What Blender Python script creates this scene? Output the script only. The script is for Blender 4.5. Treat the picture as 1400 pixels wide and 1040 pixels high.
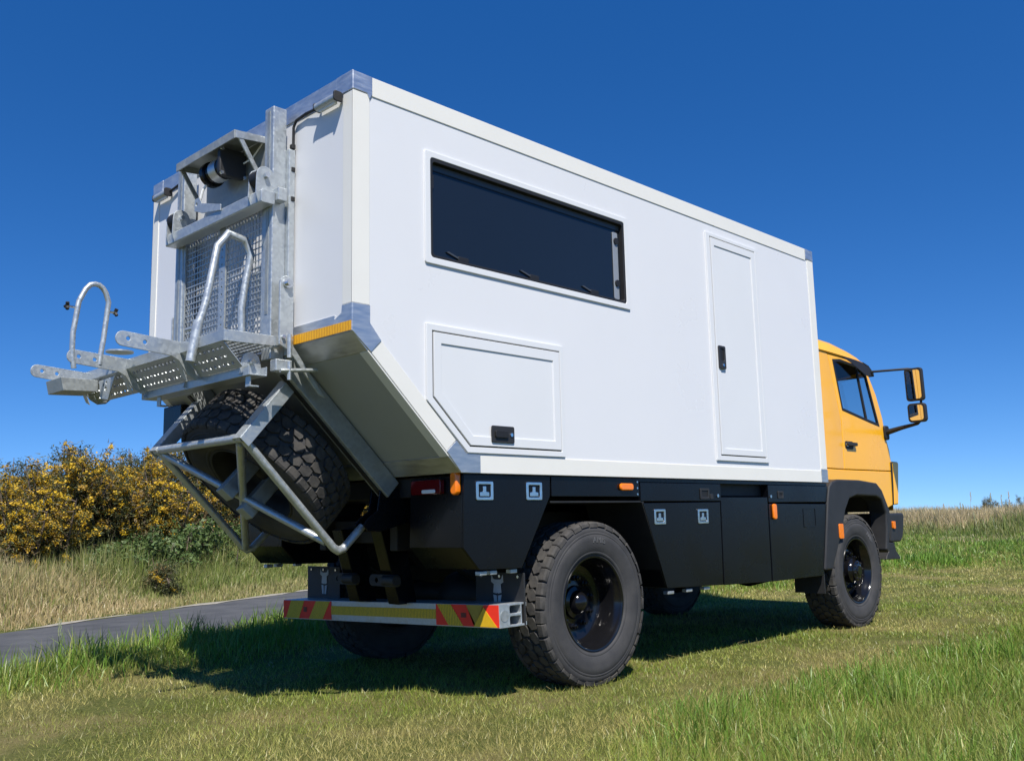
import bpy, bmesh, math, random
import numpy as np
from mathutils import Vector, Matrix, Quaternion

for o in list(bpy.data.objects): bpy.data.objects.remove(o)
scene = bpy.context.scene
COL = scene.collection
random.seed(7)
rng = np.random.default_rng(11)

# ------------------------------------------------------------------ camera
CAM = np.array([-3.0463, -5.5101, 1.1452]); YAW, PITCH, ROLL, FPX = 0.7730, 0.1477, -0.0225, 1274.7
fw = Vector((math.cos(PITCH)*math.cos(YAW), math.cos(PITCH)*math.sin(YAW), math.sin(PITCH)))
rt0 = Vector((math.sin(YAW), -math.cos(YAW), 0)); up0 = rt0.cross(fw)
rt = math.cos(ROLL)*rt0 + math.sin(ROLL)*up0; up = -math.sin(ROLL)*rt0 + math.cos(ROLL)*up0
cd = bpy.data.cameras.new('camera'); cam = bpy.data.objects.new('camera', cd); COL.objects.link(cam)
M = Matrix((rt, up, -fw)).transposed().to_4x4(); M.translation = Vector(CAM); cam.matrix_world = M
cd.sensor_fit = 'HORIZONTAL'; cd.sensor_width = 36; cd.lens = 36*FPX/1400; cd.clip_end = 3000; cd.clip_start = 0.05
scene.camera = cam
# ------------------------------------------------------------------ sky and sun
SUN_TRAVEL = Vector((0.40, 0.56, -1.0)).normalized()
to_sun = -SUN_TRAVEL
world = bpy.data.worlds.new('World'); scene.world = world; world.use_nodes = True
wn = world.node_tree; bg = wn.nodes['Background']
sky = wn.nodes.new('ShaderNodeTexSky'); sky.sky_type = 'NISHITA'; sky.sun_disc = False
sky.sun_elevation = math.asin(to_sun.z); sky.sun_rotation = math.atan2(to_sun.x, to_sun.y)
sky.altitude = 300; sky.air_density = 1.0; sky.dust_density = 0.0; sky.ozone_density = 5.0
hsv = wn.nodes.new('ShaderNodeHueSaturation'); hsv.inputs['Saturation'].default_value = 1.29; hsv.inputs['Hue'].default_value = 0.508; hsv.inputs['Value'].default_value = 1.0
geo = wn.nodes.new('ShaderNodeTexCoord'); sx = wn.nodes.new('ShaderNodeSeparateXYZ'); cx_ = wn.nodes.new('ShaderNodeCombineXYZ')
mz = wn.nodes.new('ShaderNodeMath'); mz.operation = 'MAXIMUM'; mz.inputs[1].default_value = 0.0
ma = wn.nodes.new('ShaderNodeMath'); ma.operation = 'MULTIPLY_ADD'; ma.inputs[1].default_value = 1.3; ma.inputs[2].default_value = 0.10     # clear coastal air: no pale band at the horizon
wn.links.new(geo.outputs['Generated'], sx.inputs[0]); wn.links.new(sx.outputs[2], mz.inputs[0]); wn.links.new(mz.outputs[0], ma.inputs[0])
wn.links.new(sx.outputs[0], cx_.inputs[0]); wn.links.new(sx.outputs[1], cx_.inputs[1]); wn.links.new(ma.outputs[0], cx_.inputs[2]); wn.links.new(cx_.outputs[0], sky.inputs['Vector'])
wn.links.new(sky.outputs[0], hsv.inputs['Color']); wn.links.new(hsv.outputs[0], bg.inputs[0]); bg.inputs[1].default_value = 0.112
sd = bpy.data.lights.new('sun', 'SUN'); sd.energy = 5.0; sd.angle = math.radians(0.53); sd.color = (1.0, 0.955, 0.88)
so = bpy.data.objects.new('sun', sd); COL.objects.link(so)
so.rotation_euler = SUN_TRAVEL.to_track_quat('-Z', 'Y').to_euler(); so.location = (0, 0, 30)
scene.view_settings.view_transform = 'Standard'; scene.view_settings.look = 'None'
scene.view_settings.exposure = 0.5; scene.view_settings.gamma = 1.0; scene.view_settings.use_curve_mapping = False

# ------------------------------------------------------------------ materials
def nodes_of(name):
    m = bpy.data.materials.new(name); m.use_nodes = True
    return m, m.node_tree, m.node_tree.nodes['Principled BSDF']
def mat(name, col, rough=0.5, metal=0.0, var=0.0, scale=8.0, rvar=0.0, bump=0.0, bscale=60.0, coat=0.0, col2=None, spec=0.5, kind='noise', stretch=None):
    m, nt, b = nodes_of(name)
    b.inputs['Base Color'].default_value = (*col, 1); b.inputs['Roughness'].default_value = rough
    b.inputs['Metallic'].default_value = metal; b.inputs['Coat Weight'].default_value = coat
    b.inputs['Coat Roughness'].default_value = 0.08; b.inputs['Specular IOR Level'].default_value = spec
    tc = nt.nodes.new('ShaderNodeTexCoord'); mp = nt.nodes.new('ShaderNodeMapping')
    nt.links.new(tc.outputs['Object'], mp.inputs[0])
    if stretch: mp.inputs['Scale'].default_value = stretch
    if var or rvar or col2:
        if kind == 'voronoi':
            n = nt.nodes.new('ShaderNodeTexVoronoi'); n.inputs['Scale'].default_value = scale
            cv = nt.nodes.new('ShaderNodeRGBToBW'); nt.links.new(n.outputs['Color'], cv.inputs[0]); vout = cv.outputs[0]
            n2 = nt.nodes.new('ShaderNodeTexNoise'); n2.inputs['Scale'].default_value = scale*0.18; n2.inputs['Detail'].default_value = 5
            mxx = nt.nodes.new('ShaderNodeMix'); mxx.inputs[0].default_value = 0.5
            nt.links.new(vout, mxx.inputs[2]); nt.links.new(n2.outputs[0], mxx.inputs[3]); vout = mxx.outputs[0]
            nt.links.new(mp.outputs[0], n2.inputs['Vector'])
        else:
            n = nt.nodes.new('ShaderNodeTexNoise'); n.inputs['Scale'].default_value = scale; n.inputs['Detail'].default_value = 6
            n.inputs['Roughness'].default_value = 0.6; vout = n.outputs[0]
        nt.links.new(mp.outputs[0], n.inputs['Vector'])
        c2 = col2 if col2 else tuple(min(1, c*(1+var)) for c in col); c1 = col if col2 else tuple(c*(1-var) for c in col)
        rp = nt.nodes.new('ShaderNodeValToRGB'); rp.color_ramp.elements[0].position = 0.3; rp.color_ramp.elements[1].position = 0.7
        rp.color_ramp.elements[0].color = (*c1, 1); rp.color_ramp.elements[1].color = (*c2, 1)
        nt.links.new(vout, rp.inputs[0]); nt.links.new(rp.outputs[0], b.inputs['Base Color'])
        if rvar:
            mr = nt.nodes.new('ShaderNodeMapRange'); mr.inputs[1].default_value = 0.3; mr.inputs[2].default_value = 0.7
            mr.inputs[3].default_value = max(0.02, rough-rvar); mr.inputs[4].default_value = min(1, rough+rvar)
            nt.links.new(vout, mr.inputs[0]); nt.links.new(mr.outputs[0], b.inputs['Roughness'])
    if bump:
        nb = nt.nodes.new('ShaderNodeTexNoise'); nb.inputs['Scale'].default_value = bscale; nb.inputs['Detail'].default_value = 4
        nt.links.new(mp.outputs[0], nb.inputs['Vector'])
        bp = nt.nodes.new('ShaderNodeBump'); bp.inputs['Strength'].default_value = bump; bp.inputs['Distance'].default_value = 0.01
        nt.links.new(nb.outputs[0], bp.inputs['Height']); nt.links.new(bp.outputs[0], b.inputs['Normal'])
    return m
def glass(name, tint, opac):
    m = bpy.data.materials.new(name); m.use_nodes = True; nt = m.node_tree; nt.nodes.clear()
    out = nt.nodes.new('ShaderNodeOutputMaterial'); tr = nt.nodes.new('ShaderNodeBsdfTransparent'); gl = nt.nodes.new('ShaderNodeBsdfGlossy')
    tr.inputs[0].default_value = (*tint, 1); gl.inputs['Roughness'].default_value = 0.02
    lw = nt.nodes.new('ShaderNodeLayerWeight'); lw.inputs[0].default_value = 0.5
    pw = nt.nodes.new('ShaderNodeMath'); pw.operation = 'POWER'; pw.inputs[1].default_value = 5; nt.links.new(lw.outputs['Facing'], pw.inputs[0])
    fr = nt.nodes.new('ShaderNodeMath'); fr.operation = 'MULTIPLY_ADD'; fr.inputs[1].default_value = 0.94; fr.inputs[2].default_value = 0.05; nt.links.new(pw.outputs[0], fr.inputs[0])
    mx = nt.nodes.new('ShaderNodeMixShader'); nt.links.new(fr.outputs[0], mx.inputs[0]); nt.links.new(tr.outputs[0], mx.inputs[1]); nt.links.new(gl.outputs[0], mx.inputs[2])
    nt.links.new(mx.outputs[0], out.inputs[0]); return m
WHITE = mat('white_panel', (0.665, 0.67, 0.68), 0.30, var=0.012, scale=1.3, rvar=0.04, bump=0.012, bscale=140)
WHITE2 = mat('white_hatch', (0.655, 0.665, 0.672), 0.34, var=0.012, scale=2, bump=0.01, bscale=120)
CREAM = mat('cream_rail', (0.72, 0.705, 0.65), 0.34, var=0.02, scale=3)
ALU = mat('brushed_aluminium', (0.60, 0.61, 0.62), 0.42, 0.85, var=0.12, scale=9, rvar=0.1, stretch=(1, 1, 6))
GALV = mat('galvanised_steel', (0.45, 0.48, 0.49), 0.40, 0.6, var=0.09, scale=55, rvar=0.1, kind='voronoi', bump=0.04, bscale=35)
GALVD = mat('galvanised_dull', (0.33, 0.35, 0.345), 0.5, 0.5, var=0.10, scale=45, rvar=0.1, kind='voronoi', bump=0.04, bscale=35)
BLACK = mat('black_powder_coat', (0.0035, 0.0038, 0.005), 0.27, var=0.15, scale=2.5, rvar=0.07, bump=0.03, bscale=350, spec=0.3)
PLASTIC = mat('black_plastic', (0.02, 0.02, 0.021), 0.55, var=0.2, scale=6, bump=0.1, bscale=220)
RIMB = mat('black_gloss_rim', (0.006, 0.006, 0.007), 0.14, var=0.1, scale=6, rvar=0.04)
CHAS = mat('chassis_black', (0.008, 0.008, 0.009), 0.6, col2=(0.02, 0.019, 0.017), scale=7)
RUBBER = mat('tyre_rubber', (0.036, 0.036, 0.038), 0.72, col2=(0.060, 0.058, 0.057), scale=7, bump=0.12, bscale=90, spec=0.3)
TREADM = mat('tread_rubber', (0.03, 0.03, 0.031), 0.82, col2=(0.08, 0.074, 0.066), scale=11, bump=0.2, bscale=80, spec=0.25)
LETTER = mat('tyre_lettering', (0.10, 0.10, 0.102), 0.6, var=0.1, scale=8)
SEAL = mat('rubber_seal', (0.01, 0.01, 0.011), 0.6, var=0.1)
PANE = mat('dark_acrylic', (0.010, 0.014, 0.020), 0.05, var=0.05, scale=1, spec=0.5)
DGREY = mat('dark_grey_plastic', (0.05, 0.055, 0.062), 0.4, var=0.1)
YELLOW = mat('yellow_cab_paint', (0.92, 0.445, 0.014), 0.3, var=0.02, scale=2, coat=0.25, rvar=0.04)
CHROME = mat('chrome_latch', (0.72, 0.73, 0.73), 0.22, 1.0, var=0.12, scale=20)
ORANGE = mat('orange_lens', (0.85, 0.20, 0.005), 0.22, var=0.06, scale=60, coat=0.4)
REDL = mat('red_lens', (0.12, 0.004, 0.006), 0.15, var=0.15, scale=50, coat=0.5)
WLENS = mat('clear_lens', (0.8, 0.8, 0.78), 0.25, var=0.03)
BRED = mat('board_red', (0.85, 0.03, 0.008), 0.6, var=0.04, scale=20)
UNDER_SHADE = mat('underside_shaded_white', (0.32, 0.33, 0.31), 0.45, var=0.03, scale=2)  # white box panel darkened in its colour to stand for underside shade
GLASS = glass('cab_glass', (0.80, 0.84, 0.85), 0.3)
MIRROR = mat('mirror_glass', (0.85, 0.87, 0.88), 0.02, 1.0, var=0.01)
SEATM = mat('seat_cloth', (0.05, 0.055, 0.065), 0.9, var=0.2, scale=30)
def reflective(name, a, b, scale, ang=0.0):
    m, nt, p = nodes_of(name); p.inputs['Roughness'].default_value = 0.6
    tc = nt.nodes.new('ShaderNodeTexCoord'); mp = nt.nodes.new('ShaderNodeMapping'); mp.inputs['Rotation'].default_value = (ang, 0, 0)
    w = nt.nodes.new('ShaderNodeTexWave'); w.wave_profile = 'TRI'; w.bands_direction = 'Y'; w.inputs['Scale'].default_value = scale
    w.inputs['Distortion'].default_value = 1.2; w.inputs['Detail'].default_value = 0; w.inputs['Detail Scale'].default_value = 4
    rp = nt.nodes.new('ShaderNodeValToRGB'); rp.color_ramp.elements[0].position = 0.42; rp.color_ramp.elements[1].position = 0.5
    rp.color_ramp.elements[0].color = (*a, 1); rp.color_ramp.elements[1].color = (*b, 1)
    nt.links.new(tc.outputs['Object'], mp.inputs[0]); nt.links.new(mp.outputs[0], w.inputs['Vector'])
    nt.links.new(w.outputs[0], rp.inputs[0]); nt.links.new(rp.outputs[0], p.inputs['Base Color']); return m
REFY = reflective('reflective_yellow', (0.74, 0.46, 0.012), (0.36, 0.25, 0.015), 20)
REFO = reflective('reflective_amber', (0.78, 0.40, 0.012), (0.62, 0.28, 0.008), 12)

# ------------------------------------------------------------------ mesh helpers
class MB:
    def __init__(s): s.bm = bmesh.new()
    def box(s, a, b):
        (x0, y0, z0), (x1, y1, z1) = a, b
        v = [s.bm.verts.new(c) for c in ((x0,y0,z0),(x1,y0,z0),(x1,y1,z0),(x0,y1,z0),(x0,y0,z1),(x1,y0,z1),(x1,y1,z1),(x0,y1,z1))]
        for f in ((0,3,2,1),(4,5,6,7),(0,1,5,4),(1,2,6,5),(2,3,7,6),(3,0,4,7)): s.bm.faces.new([v[i] for i in f])
        return s
    def plate(s, outer, holes, f0, f1):
        """flat polygon with holes; f0/f1 map (a,b) to the two faces"""
        bm = s.bm
        loops = [outer]+list(holes); A = []; edges = []
        for L in loops:
            vs = [bm.verts.new(f0(*q)) for q in L]; A.append(vs)
            edges += [bm.edges.new((vs[i], vs[(i+1) % len(vs)])) for i in range(len(vs))]
        if holes:
            r = bmesh.ops.triangle_fill(bm, use_beauty=True, use_dissolve=False, edges=edges)
            faces = [g for g in r['geom'] if isinstance(g, bmesh.types.BMFace)]
        else:
            faces = [bm.faces.new(A[0])]
        mp = {}
        for vs, L in zip(A, loops):
            for v, q in zip(vs, L): mp[v] = bm.verts.new(f1(*q))
        for f in faces: bm.faces.new([mp[v] for v in reversed(f.verts)])
        for vs in A:
            n = len(vs)
            for i in range(n): bm.faces.new((vs[i], vs[(i+1) % n], mp[vs[(i+1) % n]], mp[vs[i]]))
        return s
    def xz(s, outer, y0, y1, holes=()): return s.plate(outer, holes, lambda a, b: (a, y0, b), lambda a, b: (a, y1, b))
    def yz(s, outer, x0, x1, holes=()): return s.plate(outer, holes, lambda a, b: (x0, a, b), lambda a, b: (x1, a, b))
    def tube(s, pts, r, n=10, cap=True):
        pts = [Vector(q) for q in pts]; rs = r if isinstance(r, (list, tuple)) else [r]*len(pts)
        rings = []; prev = None
        for i, q in enumerate(pts):
            d0 = (q-pts[i-1]).normalized() if i else None; d1 = (pts[i+1]-q).normalized() if i < len(pts)-1 else None
            t = (d0+d1).normalized() if d0 and d1 else (d0 or d1)
            if prev is None: u = t.orthogonal().normalized()
            else: u = (prev - t*prev.dot(t)).normalized()
            prev = u; w = t.cross(u)
            k = 1.0
            if d0 and d1: k = 1/max(0.5, d0.dot(t))
            bend = (d1-d0) if d0 and d1 else None
            ring = []
            for j in range(n):
                a = 2*math.pi*j/n; off = (u*math.cos(a)+w*math.sin(a))*rs[i]
                if bend and bend.length > 1e-4:
                    bn = bend.normalized(); off += bn*off.dot(bn)*(k-1)
                ring.append(s.bm.verts.new(q+off))
            rings.append(ring)
        for a, b in zip(rings, rings[1:]):
            for j in range(n): s.bm.faces.new((a[j], a[(j+1) % n], b[(j+1) % n], b[j]))
        if cap: s.bm.faces.new(list(reversed(rings[0]))); s.bm.faces.new(rings[-1])
        return s
    def lathe(s, prof, n=48, origin=(0,0,0), axis='y'):
        """prof: list of (radius, along-axis)"""
        rings = []
        for r, h in prof:
            ring = []
            for j in range(n):
                a = 2*math.pi*j/n; c, q = r*math.cos(a), r*math.sin(a)
                p = {'y': (c, h, q), 'x': (h, c, q), 'z': (c, q, h)}[axis]
                ring.append(s.bm.verts.new((p[0]+origin[0], p[1]+origin[1], p[2]+origin[2])))
            rings.append(ring)
        for a, b in zip(rings, rings[1:]):
            for j in range(n): s.bm.faces.new((a[j], a[(j+1) % n], b[(j+1) % n], b[j]))
        return s, rings
    def build(s, name, m, parent=None, bevel=0.0, seg=2, smooth=None, recalc=True):
        if smooth is None: smooth = 14 if bevel else 35
        bm = s.bm
        if recalc: bmesh.ops.recalc_face_normals(bm, faces=bm.faces)
        if bevel:
            bmesh.ops.dissolve_limit(bm, angle_limit=0.01, verts=bm.verts, edges=bm.edges)
            es = [e for e in bm.edges if len(e.link_faces) == 2 and e.calc_face_angle(0) > math.radians(28)]
            if es: bmesh.ops.bevel(bm, geom=es, offset=bevel, segments=seg, profile=0.5, affect='EDGES', clamp_overlap=True)
        me = bpy.data.meshes.new(name); bm.to_mesh(me); bm.free()
        if smooth:
            me.polygons.foreach_set('use_smooth', [True]*len(me.polygons)); me.set_sharp_from_angle(angle=math.radians(smooth))
        me.materials.append(m)
        o = bpy.data.objects.new(name, me); COL.objects.link(o)
        if parent is not None: o.parent = parent
        return o
def tag(o, label=None, cat=None, group=None, kind=None):
    if label: o['label'] = label
    if cat: o['category'] = cat
    if group: o['group'] = group
    if kind: o['kind'] = kind
    return o
def empty(name, loc=(0,0,0), parent=None):
    o = bpy.data.objects.new(name, None); COL.objects.link(o); o.location = loc; o.empty_display_size = 0.3
    if parent is not None: o.parent = parent
    return o
def copy_tree(o, parent=None):
    c = o.copy(); COL.objects.link(c); c.parent = parent
    for ch in list(o.children): copy_tree(ch, c)
    return c
def box(name, a, b, m, parent, bevel=0.004): return MB().box(a, b).build(name, m, parent, bevel)
def tube(name, pts, r, m, parent, n=10): return MB().tube(pts, r, n).build(name, m, parent)
def inset(poly, d):
    """move every edge of a CCW or CW polygon inwards by d"""
    n = len(poly); A = sum(poly[i][0]*poly[(i+1) % n][1]-poly[(i+1) % n][0]*poly[i][1] for i in range(n)); sg = 1 if A > 0 else -1
    out = []
    for i in range(n):
        p0, p1, p2 = Vector(poly[i-1]), Vector(poly[i]), Vector(poly[(i+1) % n])
        e0, e1 = (p1-p0).normalized(), (p2-p1).normalized()
        n0, n1 = Vector((-e0.y, e0.x))*sg, Vector((-e1.y, e1.x))*sg
        k = (n0+n1); k = k/max(0.2, (1+n0.dot(n1))); out.append(tuple(p1+k*d))
    return out
def circ(cx, cz, r, n=12): return [(cx+r*math.cos(2*math.pi*i/n), cz+r*math.sin(2*math.pi*i/n)) for i in range(n)]
def rect(x0, x1, z0, z1): return [(x0, z0), (x1, z0), (x1, z1), (x0, z1)]
def rrect(x0, x1, z0, z1, r, n=4):
    o = []
    for cx, cz, a0 in ((x1-r, z1-r, 0), (x0+r, z1-r, 90), (x0+r, z0+r, 180), (x1-r, z0+r, 270)):
        for k in range(n+1):
            a = math.radians(a0+90*k/n); o.append((cx+r*math.cos(a), cz+r*math.sin(a)))
    return o

# ------------------------------------------------------------------ terrain
class VNoise:
    def __init__(s, seed, size=64): s.n = size; s.g = np.random.default_rng(seed).random((size, size))
    def __call__(s, x, y):
        x = np.asarray(x, float); y = np.asarray(y, float)
        xi = np.floor(x).astype(int); yi = np.floor(y).astype(int); fx = x-xi; fy = y-yi
        fx = fx*fx*(3-2*fx); fy = fy*fy*(3-2*fy); g, n = s.g, s.n
        a = g[xi % n, yi % n]; b = g[(xi+1) % n, yi % n]; c = g[xi % n, (yi+1) % n]; d = g[(xi+1) % n, (yi+1) % n]
        return (a*(1-fx)+b*fx)*(1-fy)+(c*(1-fx)+d*fx)*fy
    def fbm(s, x, y, o=3): return sum(s(x*2**k+17*k, y*2**k+5*k)/2**(k+1) for k in range(o))/(1-0.5**o)
VN = VNoise(3); VN2 = VNoise(8); VN3 = VNoise(21)
def sstep(a, b, x): t = np.clip((x-a)/(b-a), 0, 1); return t*t*(3-2*t)
# road: s across (0 at near edge, positive away from the truck), t along
ROADW = 4.35; RTH = math.atan(0.439); RC, RS = math.cos(RTH), math.sin(RTH)
R2 = math.sqrt(2)
def road_s(x, y): return (y-3.0)*RC-x*RS
def road_t(x, y): return x*RC+(y-3.0)*RS
def road_bend(t): return 0.004*np.maximum(0, np.asarray(t)-12)**2
BANKP = np.array([32.0, 4.0]); BANKD = np.array([0.61, 0.79])
def bank_q(x, y): return (x-BANKP[0])*BANKD[1]-(y-BANKP[1])*BANKD[0]     # positive beyond the bank line
def H(x, y):
    x = np.asarray(x, float); y = np.asarray(y, float)
    s = road_s(x, y)-road_bend(road_t(x, y))
    z = 0.05*(VN.fbm(x*0.35, y*0.35)-0.5)*sstep(0.6, 3.0, np.hypot(np.maximum(0, np.abs(x-4.0)-4.2), np.maximum(0, np.abs(y)-1.7)))
    z = z + 0.08*sstep(1.4, 2.6, y)*sstep(0.05, -0.5, s)*(1-sstep(14, 26, x))           # low hump beside the road
    z = z + 0.07*sstep(-2.4, -4.5, y)                                                   # rough grass rises to the right
    z = np.where(s > -0.6, z*(1-sstep(-0.28, -0.02, s))-0.215*sstep(-0.28, -0.02, s), z)
    d = s-ROADW
    z = np.where(d > 0, -0.215+sstep(0.05, 1.2, d)*0.20+sstep(0.8, 6.5, d)*0.40+sstep(5, 30, d)*0.5+0.25*(VN2.fbm(x*0.3, y*0.3)-0.5)*sstep(0.5, 3, d), z)
    q = bank_q(x, y)
    z = z + np.where(s < -0.5, sstep(0.0, 4.0, q)*0.62+0.5*(VN2.fbm(x*0.16, y*0.16)-0.45)*sstep(0.5, 4, q), 0)
    return z
def np_mesh(name, V, F, m, nv=None, cols=None, smooth=False):
    me = bpy.data.meshes.new(name); V = np.asarray(V, np.float32); F = np.asarray(F, np.int32); k = F.shape[1]
    me.vertices.add(len(V)); me.vertices.foreach_set('co', V.ravel()); me.loops.add(F.size); me.loops.foreach_set('vertex_index', F.ravel())
    me.polygons.add(len(F)); me.polygons.foreach_set('loop_start', np.arange(0, F.size, k, dtype=np.int32)); me.polygons.foreach_set('loop_total', np.full(len(F), k, np.int32))
    if smooth: me.polygons.foreach_set('use_smooth', np.ones(len(F), bool))
    if cols is not None:
        at = me.color_attributes.new('Col', 'FLOAT_COLOR', 'POINT'); c4 = np.ones((len(V), 4), np.float32); c4[:, :3] = cols; at.data.foreach_set('color', c4.ravel())
    me.materials.append(m); me.update(calc_edges=True)
    o = bpy.data.objects.new(name, me); COL.objects.link(o); return o
def axis_coords(c, fine, half, far, n):
    u = np.linspace(-1, 1, n); k = 6.2
    return c+np.sinh(u*k)/math.sinh(k)*far
xs = np.unique(np.concatenate([np.arange(-8, 46, 0.28), 20+np.sinh(np.linspace(-7, 7, 90))/math.sinh(7)*900]))
ys = np.unique(np.concatenate([np.arange(-9, 36, 0.28), 10+np.sinh(np.linspace(-7, 7, 90))/math.sinh(7)*900]))
GX, GY = np.meshgrid(xs, ys, indexing='ij'); GZ = H(GX, GY)
nx, ny = GX.shape; idx = np.arange(nx*ny).reshape(nx, ny)
F = np.stack([idx[:-1, :-1], idx[1:, :-1], idx[1:, 1:], idx[:-1, 1:]], -1).reshape(-1, 4)
# ground material: thatch, soil, green
gm, nt, gb = nodes_of('turf_ground'); gb.inputs['Roughness'].default_value = 0.95; gb.inputs['Specular IOR Level'].default_value = 0.1
tc = nt.nodes.new('ShaderNodeTexCoord')
def nz(scale, det=6, r=0.65):
    n = nt.nodes.new('ShaderNodeTexNoise'); n.inputs['Scale'].default_value = scale; n.inputs['Detail'].default_value = det; n.inputs['Roughness'].default_value = r
    nt.links.new(tc.outputs['Object'], n.inputs['Vector']); return n.outputs[0]
def ramp(v, stops):
    r = nt.nodes.new('ShaderNodeValToRGB'); e = r.color_ramp.elements
    while len(e) < len(stops): e.new(0.5)
    for k, (p, c) in enumerate(stops): e[k].position = p; e[k].color = (*c, 1)
    nt.links.new(v, r.inputs[0]); return r.outputs[0]
a1 = ramp(nz(38, 8, 0.75), [(0.3, (0.035, 0.038, 0.012)), (0.5, (0.09, 0.105, 0.026)), (0.68, (0.19, 0.17, 0.06))])
a2 = ramp(nz(70, 8, 0.8), [(0.32, (0.06, 0.05, 0.02)), (0.5, (0.20, 0.165, 0.07)), (0.7, (0.32, 0.26, 0.13))])
mx = nt.nodes.new('ShaderNodeMix'); mx.data_type = 'RGBA'
fac = nt.nodes.new('ShaderNodeMapRange'); fac.inputs[1].default_value = 0.46; fac.inputs[2].default_value = 0.66
nt.links.new(nz(0.9, 5, 0.6), fac.inputs[0]); nt.links.new(fac.outputs[0], mx.inputs[0]); nt.links.new(a1, mx.inputs[6]); nt.links.new(a2, mx.inputs[7])
nt.links.new(mx.outputs[2], gb.inputs['Base Color'])
bp = nt.nodes.new('ShaderNodeBump'); bp.inputs['Strength'].default_value = 0.7; bp.inputs['Distance'].default_value = 0.03
nt.links.new(nz(45, 8, 0.8), bp.inputs['Height']); nt.links.new(bp.outputs[0], gb.inputs['Normal'])
ground = tag(np_mesh('ground', np.stack([GX.ravel(), GY.ravel(), GZ.ravel()], 1), F, gm, smooth=True), kind='structure')

# road
ra = mat('asphalt', (0.055, 0.057, 0.062), 0.85, col2=(0.095, 0.097, 0.10), scale=2.2, bump=0.35, bscale=120, spec=0.25)
rn = ra.node_tree
ts = np.concatenate([np.arange(-20, 30, 0.5), np.arange(30, 70, 2.0)])
def road_pt(t, s):
    sb = np.asarray(s+road_bend(t)); return t*RC-sb*RS, 3.0+t*RS+sb*RC
def ribbon(name, s0, s1, z0, m, wob=0.0, z1=None, nseg=6):
    V = []; ss = np.linspace(0, 1, nseg+1)
    for t in ts:
        w0 = wob*(VN(t*1.3, 3.0)-0.5)+wob*0.6*(VN(t*4.1, 9.0)-0.5); w1 = wob*(VN(t*1.1, 31.0)-0.5)+wob*0.6*(VN(t*3.7, 19.0)-0.5)
        for k in ss:
            s = (s0+w0)*(1-k)+(s1+w1)*k; x, y = road_pt(t, s); V.append((x, y, z0+0.035*(1-(2*k-1)**2) if z1 is None else z1))
    V = np.array(V); n = nseg+1; i = np.arange(len(ts)-1)[:, None]*n+np.arange(nseg)[None, :]
    F = np.stack([i, i+n, i+n+1, i+1], -1).reshape(-1, 4)
    return tag(np_mesh(name, V, F, m, smooth=True), kind='structure')
ribbon('road', 0.0, ROADW, -0.200, ra, wob=0.08)
edge_m = mat('road_edge_gravel', (0.20, 0.185, 0.15), 0.95, col2=(0.36, 0.33, 0.27), scale=9, bump=0.6, bscale=90)
ribbon('gravel_edge', ROADW-0.06, ROADW+0.06, 0, edge_m, wob=0.34, z1=-0.190, nseg=2)

# ------------------------------------------------------------------ grass
def grass_mat(name, rough=0.42, trans=0.35):
    m = bpy.data.materials.new(name); m.use_nodes = True; nt = m.node_tree; p = nt.nodes['Principled BSDF']; out = nt.nodes['Material Output']
    at = nt.nodes.new('ShaderNodeAttribute'); at.attribute_name = 'Col'
    nt.links.new(at.outputs['Color'], p.inputs['Base Color']); p.inputs['Roughness'].default_value = rough; p.inputs['Specular IOR Level'].default_value = 0.5
    t = nt.nodes.new('ShaderNodeBsdfTranslucent'); nt.links.new(at.outputs['Color'], t.inputs[0])
    mx = nt.nodes.new('ShaderNodeMixShader'); mx.inputs[0].default_value = trans
    nt.links.new(p.outputs[0], mx.inputs[1]); nt.links.new(t.outputs[0], mx.inputs[2]); nt.links.new(mx.outputs[0], out.inputs[0]); return m
GRASSM = grass_mat('grass_blades')
def blades1(name, x, y, length, width, lean, col, m=None):
    n = len(x); z = H(x, y)-0.008; az = rng.uniform(0, 2*np.pi, n); fz = rng.uniform(0, 2*np.pi, n); wx, wy = np.cos(fz)*width/2, np.sin(fz)*width/2
    hgt = length*np.sqrt(np.clip(1-lean**2, 0.05, 1)); V = np.empty((n, 3, 3), np.float32)
    V[:, 0] = np.stack([x-wx, y-wy, z], 1); V[:, 1] = np.stack([x+wx, y+wy, z], 1); V[:, 2] = np.stack([x+np.cos(az)*lean*length, y+np.sin(az)*lean*length, z+hgt], 1)
    return np_mesh(name, V.reshape(-1, 3), np.arange(n*3).reshape(-1, 3), m or GRASSM, cols=np.repeat(col, 3, 0))
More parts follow.
